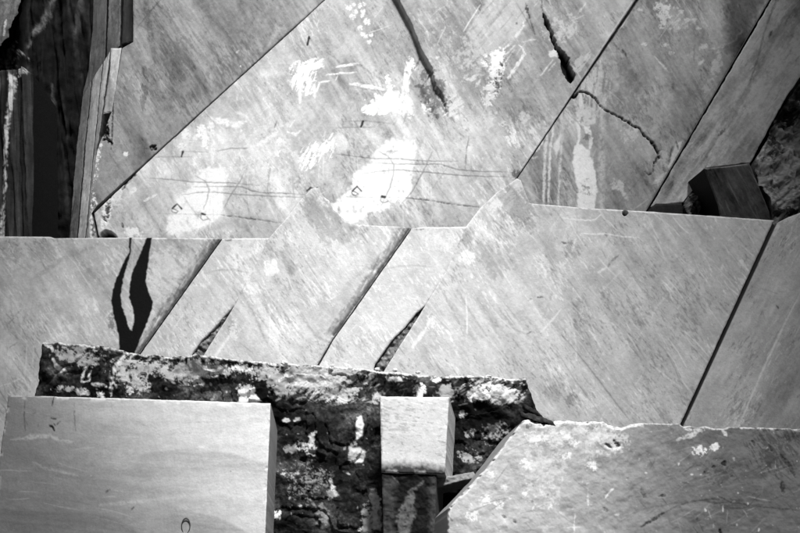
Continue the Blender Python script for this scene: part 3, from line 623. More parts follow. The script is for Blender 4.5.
# --- joint blocks and large slabs of the bench
def joint_arc(f, P): f.line(P, 1.4, .22, soft=1.2, rag=.3)
f = Face(125, 232, 275, 372)
joint_arc(f, [(205, 273), (220, 270), (235, 270), (248, 273)])
f.poly([(215, 278), (232, 275), (240, 290), (232, 300)], .10, 'K', soft=6, rag=3); f.line([(224, 239), (228, 240.5), (232, 239.5)], 2, .6, rag=1)
f.blob(245, 250, 20, 12, .4, 'W', thr=.1, sc=5)
f.scratches(90, 53, 6, 8, 40, .3, 'W', 47); f.scratches(40, 53, 6, 8, 30, .15, 'K', 48); f.scratches(20, -55, 10, 6, 25, .3, 'W', 49)
f.line([(223.5, 239.5), (245, 239), (268, 238.5)], 1.4, .7, 'W', rag=.5, gap=-.2)
m1 = marble(.57, 53, .09, .08, 6, -55)
slab('marble_slab', [(222.4, 238.6), (140.3, 354), (133, 368)], [(222.4, 238.6), (245, 237.8), (270, 238)], [(270, 238), (253, 273), (235, 305), (226, 314), (214, 328), (201, 341), (192, 354), (188, 370)], [(133, 368), (188, 370)],
     plane(MY+.04), MB, m1, f, jag=.3, label='narrow pale marble slab between the black-veined slab and the first dark stone wedge')
f = Face(308, 222, 480, 384)
joint_arc(f, [(385, 269), (400, 266), (415, 265.5), (432, 267)])
f.poly([(398, 275), (415, 270), (430, 285), (420, 300)], .13, 'K', soft=6, rag=3); f.line([(414, 229), (418, 230), (424, 229)], 2, .6, rag=1)
f.blob(440, 242, 24, 12, .4, 'W', thr=.1, sc=5); f.line([(452, 228), (447, 250), (455, 255)], 1.4, .5, 'W')
f.scratches(90, 53, 6, 8, 40, .3, 'W', 57); f.scratches(40, 53, 6, 8, 30, .15, 'K', 58); f.scratches(24, -55, 10, 6, 25, .3, 'W', 59); f.blob(372, 325, 10, 8, .4, 'W', thr=.2, sc=4)
f.line([(413, 228.5), (440, 227.5), (464, 227.5)], 1.4, .7, 'W', rag=.5, gap=-.2)
slab('marble_slab', [(412.4, 228), (332.6, 341), (313, 376)], [(412.4, 228), (428, 226.6), (440, 226.8), (467, 226.5)], [(467, 226.5), (448, 270), (426, 305), (416, 313), (405, 327), (391, 341), (375, 364), (371, 380)], [(313, 376), (371, 380)],
     plane(MY+.04), MB, marble(.60, 53, .08, .07, 7, -55), f, jag=.3, label='narrow white marble slab between the peaked slab and the second dark stone wedge')
def big_marks(f, dx, dy, s):
    q = lambda P: cp(dx, dy, P)
    f.blob(270+dx, 267+dy, 11, 10, .8, 'W', thr=-.1, sc=6); f.poly(q([(280, 252), (285, 246), (298, 268), (290, 278)]), .30, 'K', rag=3, soft=3, tex=.5, tsc=3, tang=53)
    f.blob(322+dx, 214+dy, 24, 30, .36, 'K', ang=-20, thr=-.05, sc=6, sang=53); f.blob(312+dx, 212+dy, 14, 20, .38, 'K', ang=-20, thr=.05, sc=5, sang=53); f.blob(267+dx, 245+dy, 10, 16, .3, 'K', ang=30, thr=.12, sc=4, sang=53)
    f.line(q([(296, 206), (310, 222), (318, 232)]), 1.2, .6, 'W', rag=.3); f.line(q([(282, 246), (300, 270), (318, 300)]), 1.5, .45, 'W', rag=.4); f.line(q([(320, 230), (340, 250)]), 1.2, .4, 'W')
    f.line(q([(269, 303), (270, 322), (270, 342)]), 1.5, .75, 'W', rag=.5); f.poly(q([(232, 330), (238, 322), (225, 345), (217, 357), (214, 355)]), .7, 'W', rag=1.5, soft=1.5, tex=.3)
    f.blob(234+dx, 330+dy, 6, 14, .6, 'W', thr=.1, sc=3); f.line(q([(290, 205), (275, 225), (262, 248)]), 5, .5, 'W', rag=1, soft=3)
    for i in range(8): f.line(q([(240+i*10, 290+i*4), (256+i*10, 318+i*3), (268+i*11, 345)]), 2.0, .3, 'W' if i % 2 else 'K', rag=1, soft=1.6)
f = Face(185, 180, 418, 380)
big_marks(f, 0, 0, 0)
jl2 = lambda t, o: (411+(331-411)*t+o, 227+(340-227)*t)
joint_band(f, jl2, .95)
f.blob(335, 232, 26, 16, .28, 'K', thr=.05, sc=8, sang=53); f.poly([(350, 275), (372, 262), (345, 312), (335, 305)], .2, 'K', soft=8, rag=3)
f.scratches(190, 53, 5, 8, 50, .34, 'W', 61); f.scratches(90, 53, 6, 8, 40, .2, 'K', 62); f.scratches(30, -55, 10, 6, 25, .3, 'W', 63)
f.line([(312, 189), (300, 201), (288, 217), (268, 239), (251, 274), (234, 306), (204, 355)], 2, .55, 'W', rag=.6, gap=-.1)
slab('marble_slab', [(311, 188.5), (300, 200), (288, 216), (268.6, 238), (251.6, 273), (234.6, 305), (203.5, 355), (195, 370)], [(311, 188.5), (315, 187), (319, 189), (323, 196), (329, 200), (333, 209), (341, 215), (346, 222), (356, 224.5), (411, 227)],
     [(411, 227), (331.5, 340), (310, 376)], [(195, 370), (310, 376)], plane(MY-.03), MB, marble(.58, 53, .11, .09, 8, -55), f, jag=.4,
     label='white marble slab with a pointed peak rising above the bench beside the chalky wall')
f = Face(365, 170, 780, 476)
big_marks(f, 197, -8, 0)
f.line([(518, 179), (497, 193), (480, 209), (465, 228), (446, 271), (425, 306), (387, 366)], 2, .55, 'W', rag=.6, gap=-.1)
f.blob(500, 200, 18, 18, .5, 'W', thr=.0, sc=5, sang=-45); f.blob(512, 200, 12, 16, .4, 'K', ang=-20, thr=.1, sc=4, sang=53); f.blob(495, 260, 26, 20, .24, 'K', ang=50, thr=.05, sc=6, sang=53)
f.line([(528, 203.5), (545, 205), (590, 209), (640, 211.5), (774, 221)], 1.5, .6, 'W', rag=.5, gap=-.2)
f.poly([(622.8, 212), (624, 210.6), (626, 210.6), (627.4, 212), (627.4, 213.8), (626, 215.2), (624, 215.2), (622.8, 213.8)], 1, 'K', rag=.3, soft=.6, h=-.6)
f.line([(562, 217.5), (572, 219.5), (590, 220.3), (596, 219), (602, 213)], 1.4, .5, 'W', rag=.5); f.line([(582, 233), (592, 234), (605, 233.5), (620, 236), (640, 238)], 1.6, .55, 'W', rag=.8); f.line([(560, 208), (570, 218)], 1.2, .35)
f.line([(561, 242), (566, 243), (573, 243)], 2.6, .7, rag=1); f.line([(576, 238), (572, 250)], 3, .5, 'W'); f.blob(572, 250, 12, 12, .35, 'K', thr=.25, sc=2.4, sang=55); f.line([(619, 255), (613, 260), (607, 267)], 2.2, .5, rag=1); f.line([(607, 267), (598, 273)], 2.5, .45, 'W', rag=.8)
f.line([(537, 297.5), (544, 297)], 2, .75); f.line([(527, 301), (532, 298)], 1.4, .6); f.line([(527, 334), (532, 331.5)], 1.5, .6); f.line([(780, 303), (777, 308)], 1.5, .6)
f.line([(615, 208), (615, 225), (614, 236)], 1.2, .2); f.line([(577, 206), (577, 238)], 1.2, .2)
f.poly([(535, 205), (545, 205), (560, 270), (555, 285), (548, 268)], .16, 'K', soft=5, rag=3); f.line([(575, 255), (556, 275), (550, 300), (540, 325)], 2, .2, soft=2); f.line([(551, 270), (557, 288)], 3, .25, soft=2)
f.poly([(570, 300), (585, 318), (588, 350), (580, 362), (574, 340)], .18, 'K', soft=7, rag=3); f.line([(562, 335), (585, 362), (620, 408), (630, 420)], 1.5, .4, rag=.5, gap=-.7); f.line([(556, 350), (575, 380), (605, 420)], 1.2, .25, rag=.4); f.blob(571, 400, 8, 10, .4, 'K', ang=30, thr=.05, sc=4, sang=55); f.blob(552, 393, 14, 12, .22, 'K', thr=.15, sc=4)
f.line([(562, 308), (552, 320), (540, 333)], 1.8, .5, 'W', rag=.5); f.line([(571, 318), (576, 345), (577, 360)], 2, .3, 'W', rag=.8); f.line([(612, 322), (625, 340), (634, 352)], 2.5, .35, 'W', soft=1.5); f.line([(650, 362), (664, 375), (682, 388)], 1.6, .4, 'W', soft=1.2); f.line([(742, 222), (752, 240), (760, 256)], 1.2, .35, 'W')
f.line([(690, 265), (655, 310), (640, 345)], 1.4, .18, 'W', soft=2); f.line([(697, 286), (704, 300)], 1.5, .2, 'W')
f.scratches(300, 53, 6, 6, 45, .28, 'W', 64, .8); f.scratches(240, 53, 6, 6, 36, .22, 'K', 65, .8); f.scratches(70, -58, 10, 8, 40, .2, 'W', 66); f.flecks(90, .5, 'K', 67, .5, 1.3); f.flecks(50, .5, 'W', 68, .5, 1.4)
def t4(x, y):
    g = .56 - .12*sstep(470, 720, x + .35*(y-230))  # falloff of light painted into the tone, darker to the right
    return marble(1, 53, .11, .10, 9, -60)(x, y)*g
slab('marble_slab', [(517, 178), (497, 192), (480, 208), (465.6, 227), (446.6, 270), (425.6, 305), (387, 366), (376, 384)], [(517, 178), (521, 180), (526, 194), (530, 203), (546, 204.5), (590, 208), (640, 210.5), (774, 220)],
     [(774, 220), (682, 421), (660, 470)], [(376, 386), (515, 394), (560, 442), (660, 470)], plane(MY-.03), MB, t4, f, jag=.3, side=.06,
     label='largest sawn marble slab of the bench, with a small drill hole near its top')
f = Face(655, 185, 866, 474)
f.line([(806, 280), (790, 312), (762, 372), (738, 428)], 2, .38, 'W', rag=.4, soft=1.4, h=.01); f.line([(802, 288), (786, 318)], 1.2, .3, 'K', rag=.3)
f.poly([(808, 282), (866, 240), (866, 474), (720, 474), (740, 428)], .12, 'K', soft=2, rag=.4); f.line([(800, 235), (786, 247)], 2, .3, 'W'); f.line([(776, 305), (779, 309)], 2, .7)
f.scratches(80, -62, 14, 6, 30, .16, 'W', 69); f.scratches(80, 55, 20, 5, 20, .2, 'K', 70)
slab('marble_slab', [(777.6, 222.5), (685.4, 422), (663, 472)], [(777.6, 222.5), (787, 217.5), (800, 212.5), (862, 190)], [(862, 190), (862, 472)], [(663, 472), (862, 472)],
     plane(MY+.02, -.06), MB, marble(.38, -60, .12, .13, 10, wd=4), f, side=.02, label='plain grey marble slab beyond the long dark diagonal gap, crossed by a pale line')
# --- dark stone wedges in the triangular gaps
for i, (L, R, wl) in enumerate((([(234, 300), (218, 318), (198, 340), (184, 372)], [(236, 300), (220, 330), (203, 358), (197, 372)], 'upper dark broken stone wedge jammed beside the peaked slab'),
                                ([(425, 301), (410, 318), (390, 338), (366, 382)], [(428, 301), (405, 340), (388, 366), (378, 384)], 'dark broken stone wedge jammed beside the largest sawn slab'))):
    f = Face(180, 290, 440, 390); f.scratches(60, 30, 10, 3, 12, .3, 'W', 80+i); f.scratches(60, 60, 10, 3, 10, .9, 'K', 82+i, 1.2)
    slab('stone_wedge', L, [L[0], R[0]], R, [L[-1], R[-1]], plane(MY+.16), (0, 3, 0), lambda x, y: .17*np.exp(1.3*streak(x, y, 62, 6, 1.6, 3, 3)), f, mat=ROCK,
         relief=lambda x, y: .12*fbm(x/5, y/5, 3, 4), label=wl.replace('upper ', ''), cat='stone wedge')

# ================================================================== SPLIT DARK ROCK in front of the bench
f = Face(5, 338, 552, 566)
f.line([(47, 347), (60, 345.5), (110, 349), (160, 355), (250, 361), (300, 365), (380, 371), (450, 376), (525, 381)], 2.6, .95, 'W', rag=1.2, soft=1, gap=-.25, taper=False)
f.line([(49, 348), (55, 350), (58, 355)], 3, .9, 'W', rag=1.2); f.line([(57, 361), (61, 369), (65, 372), (70, 373)], 4.5, .95, 'W', rag=1.2); f.line([(90, 366), (85, 372), (83, 382), (89, 381), (92, 371)], 2.2, .9, 'W', rag=1)
f.line([(122, 352), (118, 362), (112, 372), (111, 385), (110, 396)], 4, .85, 'W', rag=2, gap=-.2); f.line([(92, 384), (106, 386)], 3.5, .8, 'W', rag=1.2); f.blob(84, 392, 8, 5, .9, 'W', thr=.05, sc=3); f.blob(100, 394, 5, 5, .9, 'W', thr=.05, sc=3)
f.blob(80, 358, 32, 14, .42, 'W', thr=.2, sc=4); f.blob(128, 372, 26, 22, .55, 'W', ang=20, thr=.14, sc=3.4); f.blob(70, 390, 20, 4, .6, 'W', thr=.15, sc=3); f.blob(150, 365, 24, 14, .5, 'W', thr=.2, sc=3); f.blob(140, 386, 16, 12, .5, 'W', thr=.25, sc=2)
f.blob(195, 368, 36, 12, .5, 'W', thr=.15, sc=4); f.blob(215, 371, 30, 8, .8, 'W', thr=.2, sc=3); f.blob(240, 367, 20, 5, .9, 'W', thr=.1, sc=3); f.blob(195, 381, 12, 5, .7, 'W', thr=.2, sc=3); f.blob(262, 372, 20, 10, .5, 'W', thr=.2, sc=3); f.blob(184, 372, 28, 14, .4, 'W', thr=.0, sc=8)
f.poly([(237, 402), (240, 392), (248, 385), (250, 394), (254, 386), (256, 396), (262, 402)], .95, 'W', rag=2, soft=1, tex=.25); f.blob(245, 390, 12, 10, .9, 'W', thr=.15, sc=3)
f.blob(284, 363.5, 5, 4, 1, 'W', thr=-.2, sc=4); f.blob(300, 375, 60, 16, .42, 'W', thr=.0, sc=6); f.blob(330, 380, 50, 26, .45, 'W', thr=.05, sc=5, sang=-35); f.line([(290, 371), (284, 378), (279, 383)], 3, .9, 'W', rag=1.2); f.blob(315, 380, 40, 18, .7, 'W', thr=.3, sc=2.6, sang=-35)
f.blob(340, 395, 24, 12, .6, 'W', thr=.2, sc=3); f.blob(288, 388, 18, 14, .35, 'W', thr=.1, sc=5); f.blob(376, 396, 6, 8, .5, 'W', thr=.1, sc=3)
f.line([(296, 392), (306, 397), (318, 404), (335, 413)], 1.4, .8, rag=.8); f.line([(176, 381), (190, 386), (204, 392)], 1.4, .9, rag=1); f.line([(330, 425), (343, 435), (348, 444)], 1.2, .8)
for x, y in ((285.5, 419), (296.5, 419)): f.poly([(x-4, y), (x-1, y-2.4), (x+3, y-1.6), (x+4, y+1), (x, y+2.5), (x-3, y+2)], 1, 'W', rag=.5, soft=.8)
f.line([(317, 431), (312, 436), (312, 442), (309, 446), (314, 456)], 5, .95, 'W', rag=2.4); f.blob(302, 446, 9, 6, .9, 'W', thr=.1, sc=4); f.blob(292, 449, 10, 8, .4, 'W', thr=.1, sc=5); f.blob(310, 449, 8, 8, .9, 'W', thr=.1, sc=3)
f.poly([(357, 418), (361, 416), (364, 426), (363, 436), (357, 440), (356, 428)], .85, 'W', rag=1.2, soft=1.5, tex=.15); f.blob(353, 452, 8, 12, .55, 'W', thr=.1, sc=4)
f.poly([(352, 450), (358, 446), (366, 452), (362, 462), (350, 463)], .7, 'W', rag=1.5, soft=1.5, tex=.35); f.line([(352, 447), (362, 445)], 3, .9, rag=1); f.line([(366, 455), (374, 470)], 3, .8)
f.line([(330, 478), (333, 490), (336, 497)], 4, .85, 'W', rag=2.4); f.line([(343, 470), (350, 474)], 2.4, .8, 'W', rag=1); f.blob(333, 495, 8, 8, .4, 'W', thr=.1, sc=4); f.blob(368, 520, 8, 24, .7, 'W', thr=.1, sc=4); f.poly([(368, 490), (375, 488), (380, 500), (382, 530), (370, 530), (374, 512)], .75, 'W', rag=2.4, soft=1.5, tex=.4); f.line([(366, 485), (378, 482)], 3.5, .95, rag=1.2)
f.line([(302, 490), (312, 502), (320, 512)], 2, .35, 'W'); f.blob(322, 515, 9, 14, .3, 'W', thr=.1, sc=5); f.blob(278, 515, 5, 6, .9, 'W', thr=.1, sc=2.5); f.blob(366, 531, 9, 6, .9, 'W', thr=.1, sc=3); f.blob(310, 482, 30, 30, .35, 'W', thr=.42, sc=3); f.blob(300, 505, 24, 30, .7, 'W', thr=.8, sc=4); f.blob(290, 470, 30, 40, .8, 'W', thr=.8, sc=5)
f.poly([(380, 378), (420, 380), (418, 396), (384, 397)], .85, 'K', rag=3, soft=3); f.poly([(282, 400), (350, 412), (352, 500), (282, 532)], .35, 'K', rag=6, soft=10)
f.blob(420, 390, 8, 9, .95, 'W', thr=.0, sc=3); f.blob(396, 378, 16, 4, .8, 'W', thr=.1, sc=3); f.blob(447, 392, 12, 12, .35, 'W', thr=.05, sc=5); f.blob(437, 378, 6, 5, .8, 'W', thr=.1, sc=3); f.blob(488, 380, 6, 4, 1, 'W', thr=-.1, sc=3)
f.blob(492, 392, 36, 13, .62, 'W', ang=8, thr=.02, sc=5, sang=-35); f.blob(500, 390, 28, 14, .9, 'W', thr=.22, sc=2.6, sang=-35); f.blob(480, 396, 18, 6, .8, 'W', ang=-25, thr=.1, sc=3); f.blob(463, 414, 5, 4, .95, 'W', thr=-.1, sc=3); f.blob(470, 432, 8, 7, .4, 'W', thr=.1, sc=4); f.blob(470, 455, 16, 10, .35, 'W', thr=.2, sc=4); f.blob(495, 432, 20, 16, .3, 'W', thr=.3, sc=3)
f.blob(488, 420, 26, 22, .7, 'K', thr=.1, sc=5); f.poly([(434, 486), (476, 478), (450, 512), (436, 520)], 1, 'K', rag=1.5, soft=2)  # last mark paints the black shade of the hollow under the ledge
f.scratches(120, -35, 20, 3, 10, .35, 'W', 85, area=(270, 362, 525, 405)); f.flecks(110, .85, 'W', 86, .5, 2.4); f.flecks(120, .95, 'K', 87, 1, 4.5); f.flecks(60, .9, 'W', 88, .5, 2.6, area=(80, 346, 280, 398))
slab('split_rock', [(47, 346), (37, 393), (18, 480), (12, 562)], [(47, 346), (60, 344.5), (110, 348), (160, 354), (250, 360), (300, 364), (380, 370), (450, 375), (525, 380)],
     [(525, 380), (531, 395), (536, 410), (548, 425), (548, 562)], [(12, 562), (548, 562)], plane(23.9), (0, 1.9, 0), lambda x, y: .024*np.exp(2.7*fbm(x/26, y/19, 5, 2, .6)+1.35*fbm(x/2.4, y/2.4, 3, 5, .85)), f, mat=ROCK,
     relief=lambda x, y: .35*fbm(x/45, y/40, 4, 6)+.22*np.round(3*fbm(x/45, y/32, 3, 1, .3)+.25*fbm(x/6, y/6, 2, 2))/3+.10*np.abs(fbm(x/16, y/13, 4, 3))+.02*fbm(x/4, y/4, 3, 3), wear=.06, jag=1.0,
     label='long split block of dark rock with a white crusted top edge and white scars', cat='rock')

# ================================================================== FRONT BLOCKS
pf = plane(20.0)
A = on_plane(270.5, 403, pf); Bq = on_plane(277.3, 430, plane(23.3))
f = Face(-12, 388, 280, 566)
def band(f, P, dep, a, ch='K', soft=14):
    """grey bed of stone: crisp upper boundary, fading out downwards"""
    xs = [p[0] for p in P]; ys = [p[1] for p in P]
    yb = np.interp(f.X, xs, ys) + 1.2*fbm(f.X/14, f.Y/14, 3, 3)
    dd = f.Y-yb
    al = a*np.clip(dd/3.2, 0, 1)*(.6+.5*streak(f.X, f.Y, 4, 40, 3, 3, 2))*(1-sstep(dep*.3, dep, dd))*(f.X > xs[0])*(f.X < xs[-1])*sstep(0, 25, f.X-xs[0])
    f.K[:] = np.maximum(f.K, al.astype(np.float32))
band(f, [(120, 458), (160, 449), (190, 447.5), (210, 448.5), (232, 452), (265, 461), (275, 464)], 40, .32)
band(f, [(150, 500), (178, 505), (200, 512), (225, 518), (245, 530), (270, 545)], 40, .36)
band(f, [(-12, 505), (20, 508), (60, 510), (95, 512), (120, 519), (150, 540)], 50, .34)
band(f, [(-12, 440), (30, 446), (60, 462), (100, 476), (160, 484), (265, 500)], 26, .12)
band(f, [(40, 402), (70, 410), (100, 420), (140, 430)], 16, .14)
f.line([(12, 440), (30, 437), (50, 436), (60, 441), (75, 442)], 3, .35, 'W', rag=2, soft=2.5, gap=-.4); f.line([(33, 462), (45, 468), (60, 471), (78, 476)], 2.5, .2, 'W', soft=2)
f.line([(165, 410), (185, 416), (210, 420)], 4, .3, 'W', soft=3); f.line([(196, 448), (206, 446.5)], 2, .6, 'W', rag=1); f.line([(100, 505), (150, 500), (215, 492)], 3, .25, 'W', soft=3, rag=1)
f.line([(54, 396), (53, 401), (52, 406)], 1.4, .85, rag=.5); f.line([(51, 418), (56, 419)], 2, .95, rag=.7); f.line([(49, 425), (53, 427), (54.5, 431)], 2.4, 1, rag=.7); f.line([(57, 425), (60, 421)], 1.2, .7); f.line([(54, 423), (55, 426)], 1.5, .8)
for P in ([(25, 400), (24, 418), (25.5, 431)], [(26, 420), (29, 427)], [(74.5, 403), (74.5, 420), (76, 431)], [(38, 424), (39, 430)], [(33, 414), (36, 413)]): f.line(P, 1.2, .6, rag=.6, gap=-.2)
f.line([(105, 493), (110, 489)], 2, .7, rag=.8); f.line([(131, 510), (134, 507)], 1.6, .8); f.line([(230, 471), (231, 472)], 1.6, .7); f.line([(11, 396), (50, 396.5), (270, 404)], 1.3, .7, 'W', rag=.4, gap=-.4); f.line([(270, 404), (265, 533)], 1.4, .6, 'W', rag=.4, gap=-.4)
f.flecks(60, .35, 'K', 91, .4, 1.2); f.flecks(50, .3, 'W', 92, .4, 1.4); f.scratches(60, 4, 8, 8, 40, .12, 'W', 93); f.scratches(50, 5, 8, 8, 40, .12, 'K', 94)
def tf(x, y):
    g = .21 + .52*sstep(-40, 225, x - .9*(y-400))  # tone dims to the lower left, a painted vignette
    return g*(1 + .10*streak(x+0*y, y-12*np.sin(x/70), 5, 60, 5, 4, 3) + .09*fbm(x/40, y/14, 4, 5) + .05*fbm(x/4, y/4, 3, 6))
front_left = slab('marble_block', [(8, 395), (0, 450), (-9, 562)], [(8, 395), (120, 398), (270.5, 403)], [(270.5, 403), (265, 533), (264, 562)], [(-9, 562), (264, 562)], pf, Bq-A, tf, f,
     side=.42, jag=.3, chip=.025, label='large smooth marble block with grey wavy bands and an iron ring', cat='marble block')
# iron lifting ring let into the block
def ring(name, px, py, pl, r, rr, parent, mat, sy=1.4):
    c = on_plane(px, py, pl); vs_, fs = [], []
    n, k = 20, 8
    for i in range(n):
        a = 2*math.pi*i/n
        for j in range(k):
            b = 2*math.pi*j/k
            R = r + rr*math.cos(b)
            vs_.append((c[0]+R*math.cos(a), c[1]-.02+rr*math.sin(b)-.03*math.sin(a), c[2]+R*sy*math.sin(a)))
    for i in range(n):
        for j in range(k):
            fs.append((i*k+j, ((i+1) % n)*k+j, ((i+1) % n)*k+(j+1) % k, i*k+(j+1) % k))
    me = bpy.data.meshes.new(name); me.from_pydata([tuple(np.array(v)-np.array(parent.location)) for v in vs_], [], fs)
    for p in me.polygons: p.use_smooth = True
    me.materials.append(mat); o = bpy.data.objects.new(name, me); COL.objects.link(o); o.parent = parent
    return o
IRON = simple_material('rusty_iron', .06, .7, .3)
ring('lifting_ring', 186, 526, pf, 0.085, .010, front_left, IRON, 1.7)

# --- white block; the dark opening below is painted on its base
pc = plane(21.6, -.05)
A = on_plane(449, 397, pc); Bq = on_plane(455.4, 418, plane(23.55)); bkc = Bq-A
root = empty('marble_block', on_plane(415, 560, pc)*np.array([1, 1, 0]), 'small white marble block with a dark opening painted on its foot, in front of the split rock', 'marble block')
f = Face(376, 390, 455, 480); f.scratches(40, 8, 8, 6, 30, .2, 'W', 95); f.scratches(30, 8, 8, 6, 24, .14, 'K', 96)
f.poly([(376, 466), (395, 463), (425, 464), (450, 470), (450, 482), (376, 482)], .93, 'K', rag=3, soft=9)  # foot painted dark, fading into the shade of the painted opening
band(f, [(376, 436), (395, 432), (415, 434), (450, 442)], 30, .14)
slab('lintel', [(380, 396), (381.5, 472)], [(380, 396), (449, 397)], [(449, 397), (445, 474)], [(381.5, 472), (445, 474)], pc, bkc, marble(.60, 8, .035, .04, 4), f, parent=root, down=None, side=.55, jag=.4, chip=.02)
f = Face(376, 466, 445, 566)
f.poly([(396, 466), (430, 466), (430, 566), (394, 566)], 1.0, 'K', rag=3, soft=7); f.poly([(376, 466), (440, 466), (440, 478), (376, 480)], .8, 'K', rag=3, soft=8)  # shade of an opening painted as a black patch
f.poly([(398, 534), (397, 516), (402, 502), (410, 490), (417, 486), (414, 500), (416, 516), (409, 534)], .42, 'W', rag=3, soft=2.4, tex=.5, tsc=3); f.line([(410, 494), (417, 487), (425, 480)], 3, .4, 'W', rag=1.4, soft=2)
f.K *= 1-.6*f.W; f.line([(392, 476), (404, 488)], 1.4, .2, 'W'); f.scratches(12, 4, 6, 4, 16, .7, 'K', 97)
slab('base', [(381.8, 472.4), (384, 562)], [(381.8, 472.4), (436.5, 474.2)], [(436.5, 474.2), (434.5, 562)], [(384, 562), (434.5, 562)], plane(21.68, -.05), bkc*.9, marble(.045, 85, .2, .25, 4), f, parent=root, down=0, side=.08,
     relief=lambda x, y: .06*fbm(x/7, y/7, 4, 2), label='dark stained lower part of the block with one pale scar')
# --- thin ledge right of it
f = Face(428, 465, 482, 492); f.flecks(20, .8, 'W', 98, .5, 1.8); f.flecks(20, .8, 'K', 99, .5, 1.8)
slab('stone_ledge', [(435.5, 477), (435, 487.5)], [(435.5, 477), (452, 475), (474, 471.5)], [(474, 471.5), (477, 478)], [(435, 487.5), (455, 482.5), (477, 478)], plane(22.0), (0, 1.8, 0), .24, f, mat=ROCK, down=None, jag=1.2,
     relief=lambda x, y: .06*fbm(x/5, y/5, 3, 2), label='thin broken stone ledge beside the small white block', cat='stone ledge')

# --- right front block with ragged top
f = Face(440, 412, 858, 566)
for P, wd, a in (([(640, 527), (652, 520), (665, 512)], 3.2, .85), ([(665, 512), (676, 506), (690, 501.5), (712, 498.5), (735, 503), (762, 507), (800, 510)], 1.8, .6), ([(700, 500), (716, 503), (728, 502)], 2.2, .6), ([(718, 497), (728, 500)], 1.8, .7), ([(690, 501), (650, 507), (620, 518)], 1.2, .35), ([(720, 506), (740, 508), (760, 507)], 1.5, .5)):
    f.line(P, wd, a, 'K', rag=1, soft=1.2, gap=-.6)
for P, wd, a in (([(604, 444), (609, 446), (612, 448)], 3, .9), ([(613, 440), (617, 444), (620, 447)], 3.2, .95), ([(722, 462), (727, 465)], 4, .85), ([(703, 474), (709, 472)], 3.6, .8), ([(712, 468), (716, 466)], 2.4, .6), ([(782, 481), (784, 494)], 5, .7), ([(776, 430), (781, 429)], 3, .8), ([(752, 440), (755, 446)], 2.6, .6), ([(769, 445), (772, 452)], 2.4, .8), ([(788, 462), (796, 478)], 3.5, .65), ([(780, 455), (790, 468)], 3, .6), ([(659, 497), (666, 495)], 3, .7), ([(641, 488), (645, 498)], 4, .5), ([(720, 529), (722, 535)], 3, .9), ([(502, 515), (507, 518)], 2.4, .7), ([(513, 520), (516, 523)], 2.4, .7), ([(603, 508), (608, 512)], 4, .45)):
    f.line(P, wd, a, 'K', rag=1.2, h=-.03)
f.poly([(738, 473), (765, 471), (768, 478), (742, 480)], .35, 'K', rag=1.5, soft=3); f.blob(775, 450, 30, 36, .45, 'K', ang=40, thr=.2, sc=4, sang=55); f.blob(720, 472, 22, 18, .35, 'K', thr=.3, sc=3); f.blob(735, 505, 34, 8, .3, 'K', thr=.1, sc=5, sang=5)
f.line([(604, 446), (612, 450), (624, 447)], 3, .8, 'W', rag=1); f.line([(605, 498), (610, 492), (614, 488)], 2.4, .8, 'W', rag=.8); f.line([(588, 490), (588, 518)], 1.8, .6, 'W', gap=-.1); f.line([(575, 513), (574, 533)], 1.5, .6, 'W'); f.line([(563, 527), (580, 527.5)], 1.3, .6, 'W'); f.line([(723, 505), (723, 512)], 1.5, .6, 'W')
for x, y, r in ((505, 487, 5), (525, 493, 5), (524, 463, 7), (527, 468, 6), (498, 505, 8), (550, 507, 5), (485, 500, 9), (472, 515, 10), (490, 475, 8), (565, 455, 8), (592, 466, 9), (535, 440, 10), (700, 450, 10), (716, 448, 8)): f.blob(x, y, r, r*.8, .75, 'W', thr=.15, sc=3)
T_FR = [(523, 420), (530, 418.5), (535, 421), (541, 422.6), (543, 423.6), (552, 423.4), (555, 420.6), (566, 420), (573, 420.5), (580, 421), (606, 421), (608.5, 424.2), (613, 425.6), (622, 426.2), (631, 423.6), (642, 422.5), (678, 423), (684, 426), (690, 425), (698, 426.5), (706, 425.5), (714, 427.8), (725, 428), (729, 426), (745, 426.5), (800, 428), (856, 430)]
f.line(cp(0, 1.5, T_FR[:16]), 4.5, .9, 'W', rag=1.6, soft=1.4, gap=-.35, taper=False); f.line(cp(0, 1, T_FR[15:]), 2.2, .6, 'W', rag=1, gap=-.2); f.line([(684, 428), (700, 431), (690, 436), (676, 440)], 4, .6, 'W', rag=2); f.line([(722, 430), (727, 436)], 4, .7, 'W', rag=1.5)
f.line([(523, 421), (487, 468), (449, 509), (448, 540)], 3.4, .75, 'W', rag=1.6, soft=1.4, gap=-.3); f.blob(528, 426, 5, 3, .6, 'K', thr=.0, sc=3); f.blob(570, 435, 60, 14, .5, 'W', thr=.2, sc=5)
f.blob(545, 470, 30, 50, .3, 'W', thr=.25, sc=6); f.blob(600, 440, 50, 24, .35, 'W', thr=.2, sc=7)
for P in ([(640, 450), (670, 442), (700, 436)], [(620, 462), (660, 452), (690, 448)], [(560, 475), (600, 462), (640, 455)]): f.line(P, 5, .18, 'K', rag=2, soft=3)
f.scratches(60, -25, 14, 8, 36, .12, 'W', 101); f.scratches(80, -25, 20, 6, 30, .3, 'K', 102); f.scratches(80, 55, 10, 5, 20, .35, 'K', 103); f.scratches(24, 60, 12, 5, 16, .15, 'W', 104); f.scratches(10, 88, 5, 8, 20, .15, 'W', 105); f.flecks(260, .7, 'W', 106, .5, 2.4); f.flecks(220, .6, 'K', 107, .5, 2.2)
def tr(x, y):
    g = .47 - .34*sstep(500, 740, x)  # right-hand darkening painted in, like a vignette
    return g*(1 + .16*fbm(x/22, y/18, 5, 3) + .08*streak(x, y, -20, 40, 4, 3, 2) + .10*fbm(x/4, y/4, 3, 6))
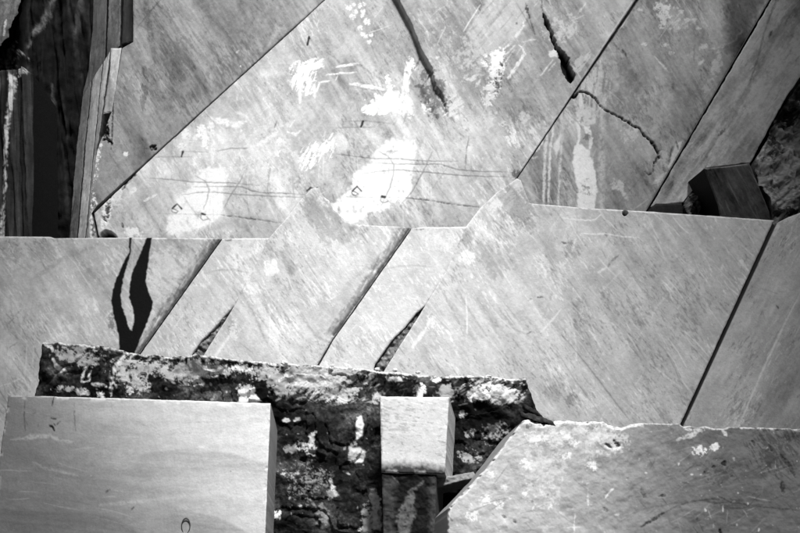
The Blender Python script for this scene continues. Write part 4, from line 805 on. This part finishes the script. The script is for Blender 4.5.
slab('marble_block', [(523, 420), (486, 468), (448, 508), (447, 533), (447, 562)], T_FR, [(856, 430), (856, 562)], [(447, 562), (856, 562)], plane(18.5), (-.16, 2.2, 0), tr, f,
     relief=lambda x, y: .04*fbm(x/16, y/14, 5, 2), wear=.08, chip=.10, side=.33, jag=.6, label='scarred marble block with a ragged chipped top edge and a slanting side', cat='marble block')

# --- loose flakes lodged behind its corner
def flake(name, L, T, R, B, Y, tn, label):
    slab(name, L, T, R, B, plane(Y, .1, .5), (.05, .5, .05), lambda x, y: tn*(1+.6*fbm(x/3, y/3, 3, 1)), None, mat=ROCK, down=None, jag=.8, relief=lambda x, y: .05*fbm(x/4, y/3, 3, 2), label=label, cat='stone flake')
flake('stone_flake', [(523, 404), (524, 406.5)], [(523, 404), (531, 406.5), (540, 412)], [(540, 412), (544, 418)], [(524, 406.5), (533, 411.5), (544, 418)], 20.4, .03, 'small dark stone flake above the slanting corner of the scarred block')
flake('stone_flake', [(520, 411), (521, 414)], [(520, 411), (532, 413), (552, 419.5)], [(552, 419.5), (556, 424)], [(521, 414), (534, 419), (556, 424)], 20.0, .045, 'thin dark stone shard wedged behind the ragged top of the scarred block')
# --- white chips lying along the top of the split rock
rs = np.random.RandomState(5)
def chip(px, py, size, tn):
    c = on_plane(px, py, plane(23.75)); V, Fc = [], []
    n, k = 9, 5
    for i in range(k+1):
        th = math.pi*i/k
        for j in range(n):
            ph = 2*math.pi*j/n; q = size*(.72+.5*rs.rand())
            V.append((1.25*q*math.sin(th)*math.cos(ph), .9*q*math.sin(th)*math.sin(ph), .75*q*math.cos(th)))
    for i in range(k):
        for j in range(n): Fc.append((i*n+j, i*n+(j+1) % n, (i+1)*n+(j+1) % n, (i+1)*n+j))
    me = bpy.data.meshes.new('stone_chip'); me.from_pydata(V, [], Fc)
    at = me.attributes.new('tone', 'FLOAT', 'POINT'); at.data.foreach_set('value', [tn]*len(V)); me.materials.append(ROCK)
    o = bpy.data.objects.new('stone_chip', me); COL.objects.link(o); o.location = c
    tag(o, 'small white stone chip lying on the crusted top edge of the split rock', 'stone chip', 'chips on the split rock', 'thing')
for px, py, sz in ((284, 362.5, .075), (488, 377.5, .085), (395, 370, .06), (377, 369.5, .07), (205, 357, .05), (98, 347, .05), (418, 372.5, .05), (332, 366, .045)):
    chip(px, py, sz, .62)
